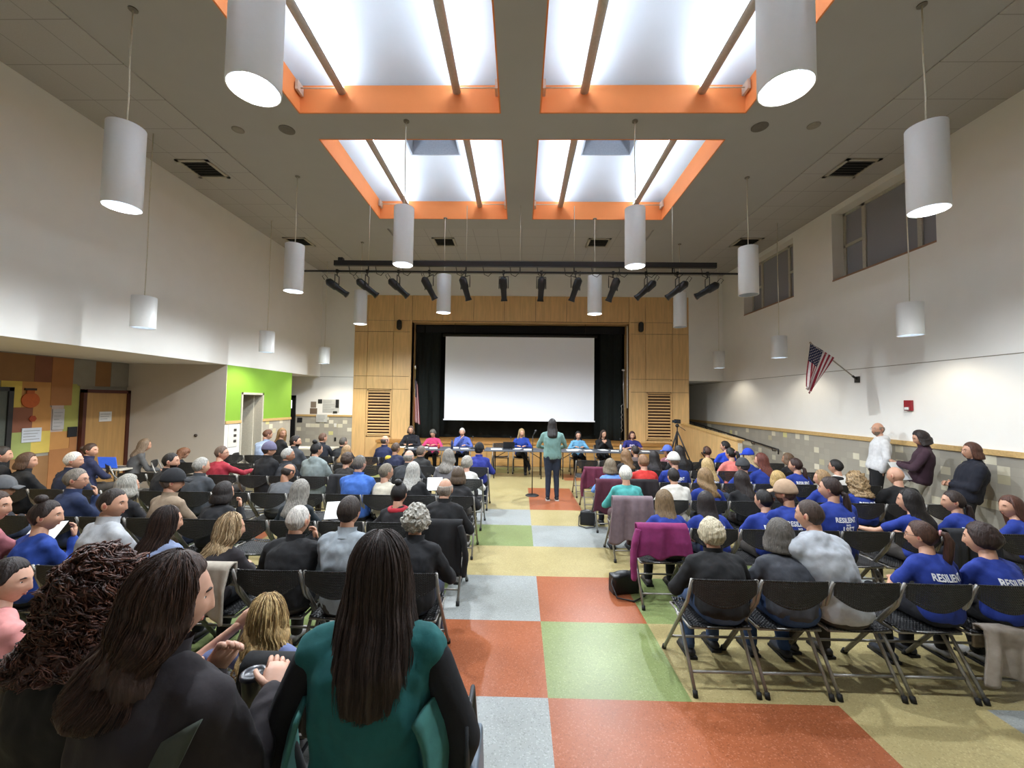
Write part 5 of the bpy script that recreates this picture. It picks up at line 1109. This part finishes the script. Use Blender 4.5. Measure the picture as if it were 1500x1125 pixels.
MB().tube([(0, 0, 0), (0, 0, 2.30)], .014, 8).build('pole', [mat('#a58a52', .35, 'metal', .6)], sf_); MB().lathe([(0, .05), (.03, .045), (.13, .02), (.15, 0), (0, 0)], 20).build('base', [mat('#7c6a44', .4, 'metal', .6)], sf_)
MB().ell((0, 0, 2.37), (.03, .03, .07)).build('finial', [mat('#c9c4b4', .3, 'metal', .8)], sf_)
def ff(u, v): 
    a = u*4.2*PI; k = .06+.07*v; return V(.04+.05*v+k*(u-.5)*1.6, -.02+.05*math.sin(a), 2.05-1.45*v-.25*u*(1-v*.6))
flag_cloth(sf_, ff)
p = at(913, 650, 13.35); s2 = empty('flag_pole', (p.x, 13.35, .78), 'bare silver flag pole with hanging chain right of the screen', 'pole')
MB().tube([(.05, 0, 0), (0, 0, 1.75), (0, 0, 2.30)], .012, 8).build('pole', [mat('#b5b3ae', .3, 'metal', .8)], s2); MB().lathe([(0, .05), (.03, .045), (.13, .02), (.15, 0), (0, 0)], 20, c=(.05, 0, 0)).build('base', [mat('#8d8a84', .4, 'metal', .6)], s2)
MB().ell((0, 0, 2.36), (.055, .012, .03)).ell((0, 0, 2.33), (.012, .012, .07)).build('finial', [mat('#c9c7c2', .3, 'metal', .8)], s2)
MB().tube([(-.02-.05*abs(math.sin(k*1.3)), 0, 1.25-k*.07) for k in range(14)], .012, 6).build('chain', [mat('#9a9894', .3, 'metal', .8)], s2)
# ------------------------------------------------------------------ wall things
def alarm():
    e = empty('fire_alarm', (A, 7.14, 2.08), 'red fire alarm strobe on the right wall above the standing man', 'alarm'); bevel(MB().b2(-.05, 0, -.065, .065, -.09, .09).build('housing', [mat('#8c1420', .4, 'plastic')], e), .006); bevel(MB().b2(-.07, -.05, -.035, .035, -.075, -.03).build('strobe', [mat('#d9d9d6', .2, 'plastic')], e), .004)
alarm()
def flat(nm, x0, x1, z0, z1, col, label, cat, y=YB, th=.008, grp=None, lines=0):
    e = tag(MB().b2(x0, x1, y-th, y, z0, z1).build(nm, [mat(col, .7, 'paper', var=.05, scale=8)]), label, cat, grp)
    if lines:
        q = MB(); rr_ = random.Random(int(x0*100))
        for k in range(lines): z = z1-(z1-z0)*(k+1)/(lines+1); q.b2(x0+.02, x0+.02+(x1-x0-.04)*rr_.uniform(.5, 1), y-th-.002, y-th, z-.006, z+.006)
        q.build('print', [mat('#85857f', .7, 'ink')], e)
    return e
flat('poster', -6.58, -6.02, 1.62, 2.06, '#b9b9b4', 'large white map poster on the cream wall beside the stage', 'poster', lines=7)
flat('notice', -6.74, -6.60, 1.92, 2.06, '#2a2a26', 'small dark notice at the upper left of the map poster', 'notice', grp='dark notices')
flat('notice', -6.14, -6.03, 1.78, 2.06, '#151515', 'tall black notice at the right edge of the map poster', 'notice', y=YB-.009, grp='dark notices')
flat('notice', -6.22, -6.08, 1.60, 1.67, '#2f2f28', 'small dark label below the map poster', 'notice', y=YB-.009, grp='dark notices')
flat('picture', -6.98, -6.80, 1.78, 1.98, '#7b6d5f', 'small brown picture left of the map poster', 'picture')
flat('picture', -7.0, -6.76, 1.57, 1.76, '#6b5a4a', 'lower brown picture left of the map poster', 'picture')
flat('paper_notice', -6.77, -6.40, 1.30, 1.56, '#c2c2bc', 'white printed sheet pinned under the map poster', 'notice', y=YB-.026, lines=5)
flat('wall_plaque', -7.42, -7.25, 1.28, 1.44, '#151518', 'black square room sign by the black framed door', 'sign', y=YB-.001)
e = tag(MB().b2(-6.17, -6.09, YB-.02, YB, 1.14, 1.26).build('thermostat', [mat('#d9d7cf', .5, 'plastic')]), 'white thermostat on the tiled wall left of the stage', 'thermostat')
e = tag(MB().b2(-6.15, -6.09, YB-.02, YB, .68, .80).build('wall_socket', [mat('#161616', .5, 'plastic')]), 'small black socket on the tiled wall left of the stage', 'socket')
def lflat(nm, x, y0, y1, z0, z1, col, label, cat, lines=0, th=.012):
    e = tag(MB().b2(x, x+th, y0, y1, z0, z1).build(nm, [mat(col, .7, 'paper', var=.05, scale=8)]), label, cat)
    if lines:
        q = MB()
        for k in range(lines): z = z1-(z1-z0)*(k+1)/(lines+1); q.b2(x+th, x+th+.002, y0+.02, y1-.03-.03*(k % 3), z-.006, z+.006)
        q.build('print', [mat('#8a8a86', .7, 'ink')], e)
    return e
lflat('paper_notice', -8.935, 8.53, 8.79, 1.52, 1.73, '#c4bfb6', 'white sheet taped to the wooden door', 'notice', 3)
lflat('paper_notice', -8.98, 7.23, 7.53, 1.20, 1.46, '#c2c6cc', 'white printed sheet on the patchwork wall under the orange disc', 'notice', 4)
lflat('paper_notice', -8.98, 7.70, 7.90, 1.40, 1.80, '#aaa5a2', 'pale sheet on the patchwork wall right of orange disc', 'notice', 5)
lflat('wall_plaque', -8.98, 7.98, 8.15, 1.24, 1.44, '#141416', 'small black room sign left of the wooden door', 'sign')
o = MB().tube([(0, 0, 0), (.014, 0, 0)], .14, 28, smooth=False).build('paper_pumpkin', [mat('#b4561f', .7, 'paper')], None, (-8.98, 7.33, 1.97)); tag(o, 'round orange paper pumpkin on the patchwork wall', 'decoration')
MB().b2(0, .018, -.07, .05, .11, .20, 0).b2(0, .022, -.10, .08, .18, .22, 1).build('stem', [mat('#a5521f', .7, 'paper'), mat('#2b1a12', .7, 'paper')], o)
o = MB().tube([(0, 0, 0), (.014, 0, 0)], .06, 6, smooth=False).build('paper_leaf', [mat('#9c3f1c', .7, 'paper')], None, (-8.98, 7.38, 1.63)); tag(o, 'small rust coloured paper leaf under the orange pumpkin', 'decoration')
lflat('poster', -A-.001, 9.30, 9.62, .92, 1.44, '#cfccc2', 'white poster with photos on the pillar below the green wall', 'poster', 0)
q = MB()
for k in range(3): q.b2(-A+.012, -A+.016, 9.48, 9.57, 1.28-k*.13, 1.34-k*.13)
q.build('poster_photos', [mat('#3a3632', .6, 'ink')], [ob for ob in COL.objects if ob.get('label', '').startswith('white poster with photos')][0])
tag(MB().tube([(0, 0, 0), (0, -.02, 0)], .035, 12).build('wall_button', [mat('#4a4036', .5, 'metal')], None, (-7.35, 9.19, 1.2)), 'small round dark button on the grey recess wall', 'button')
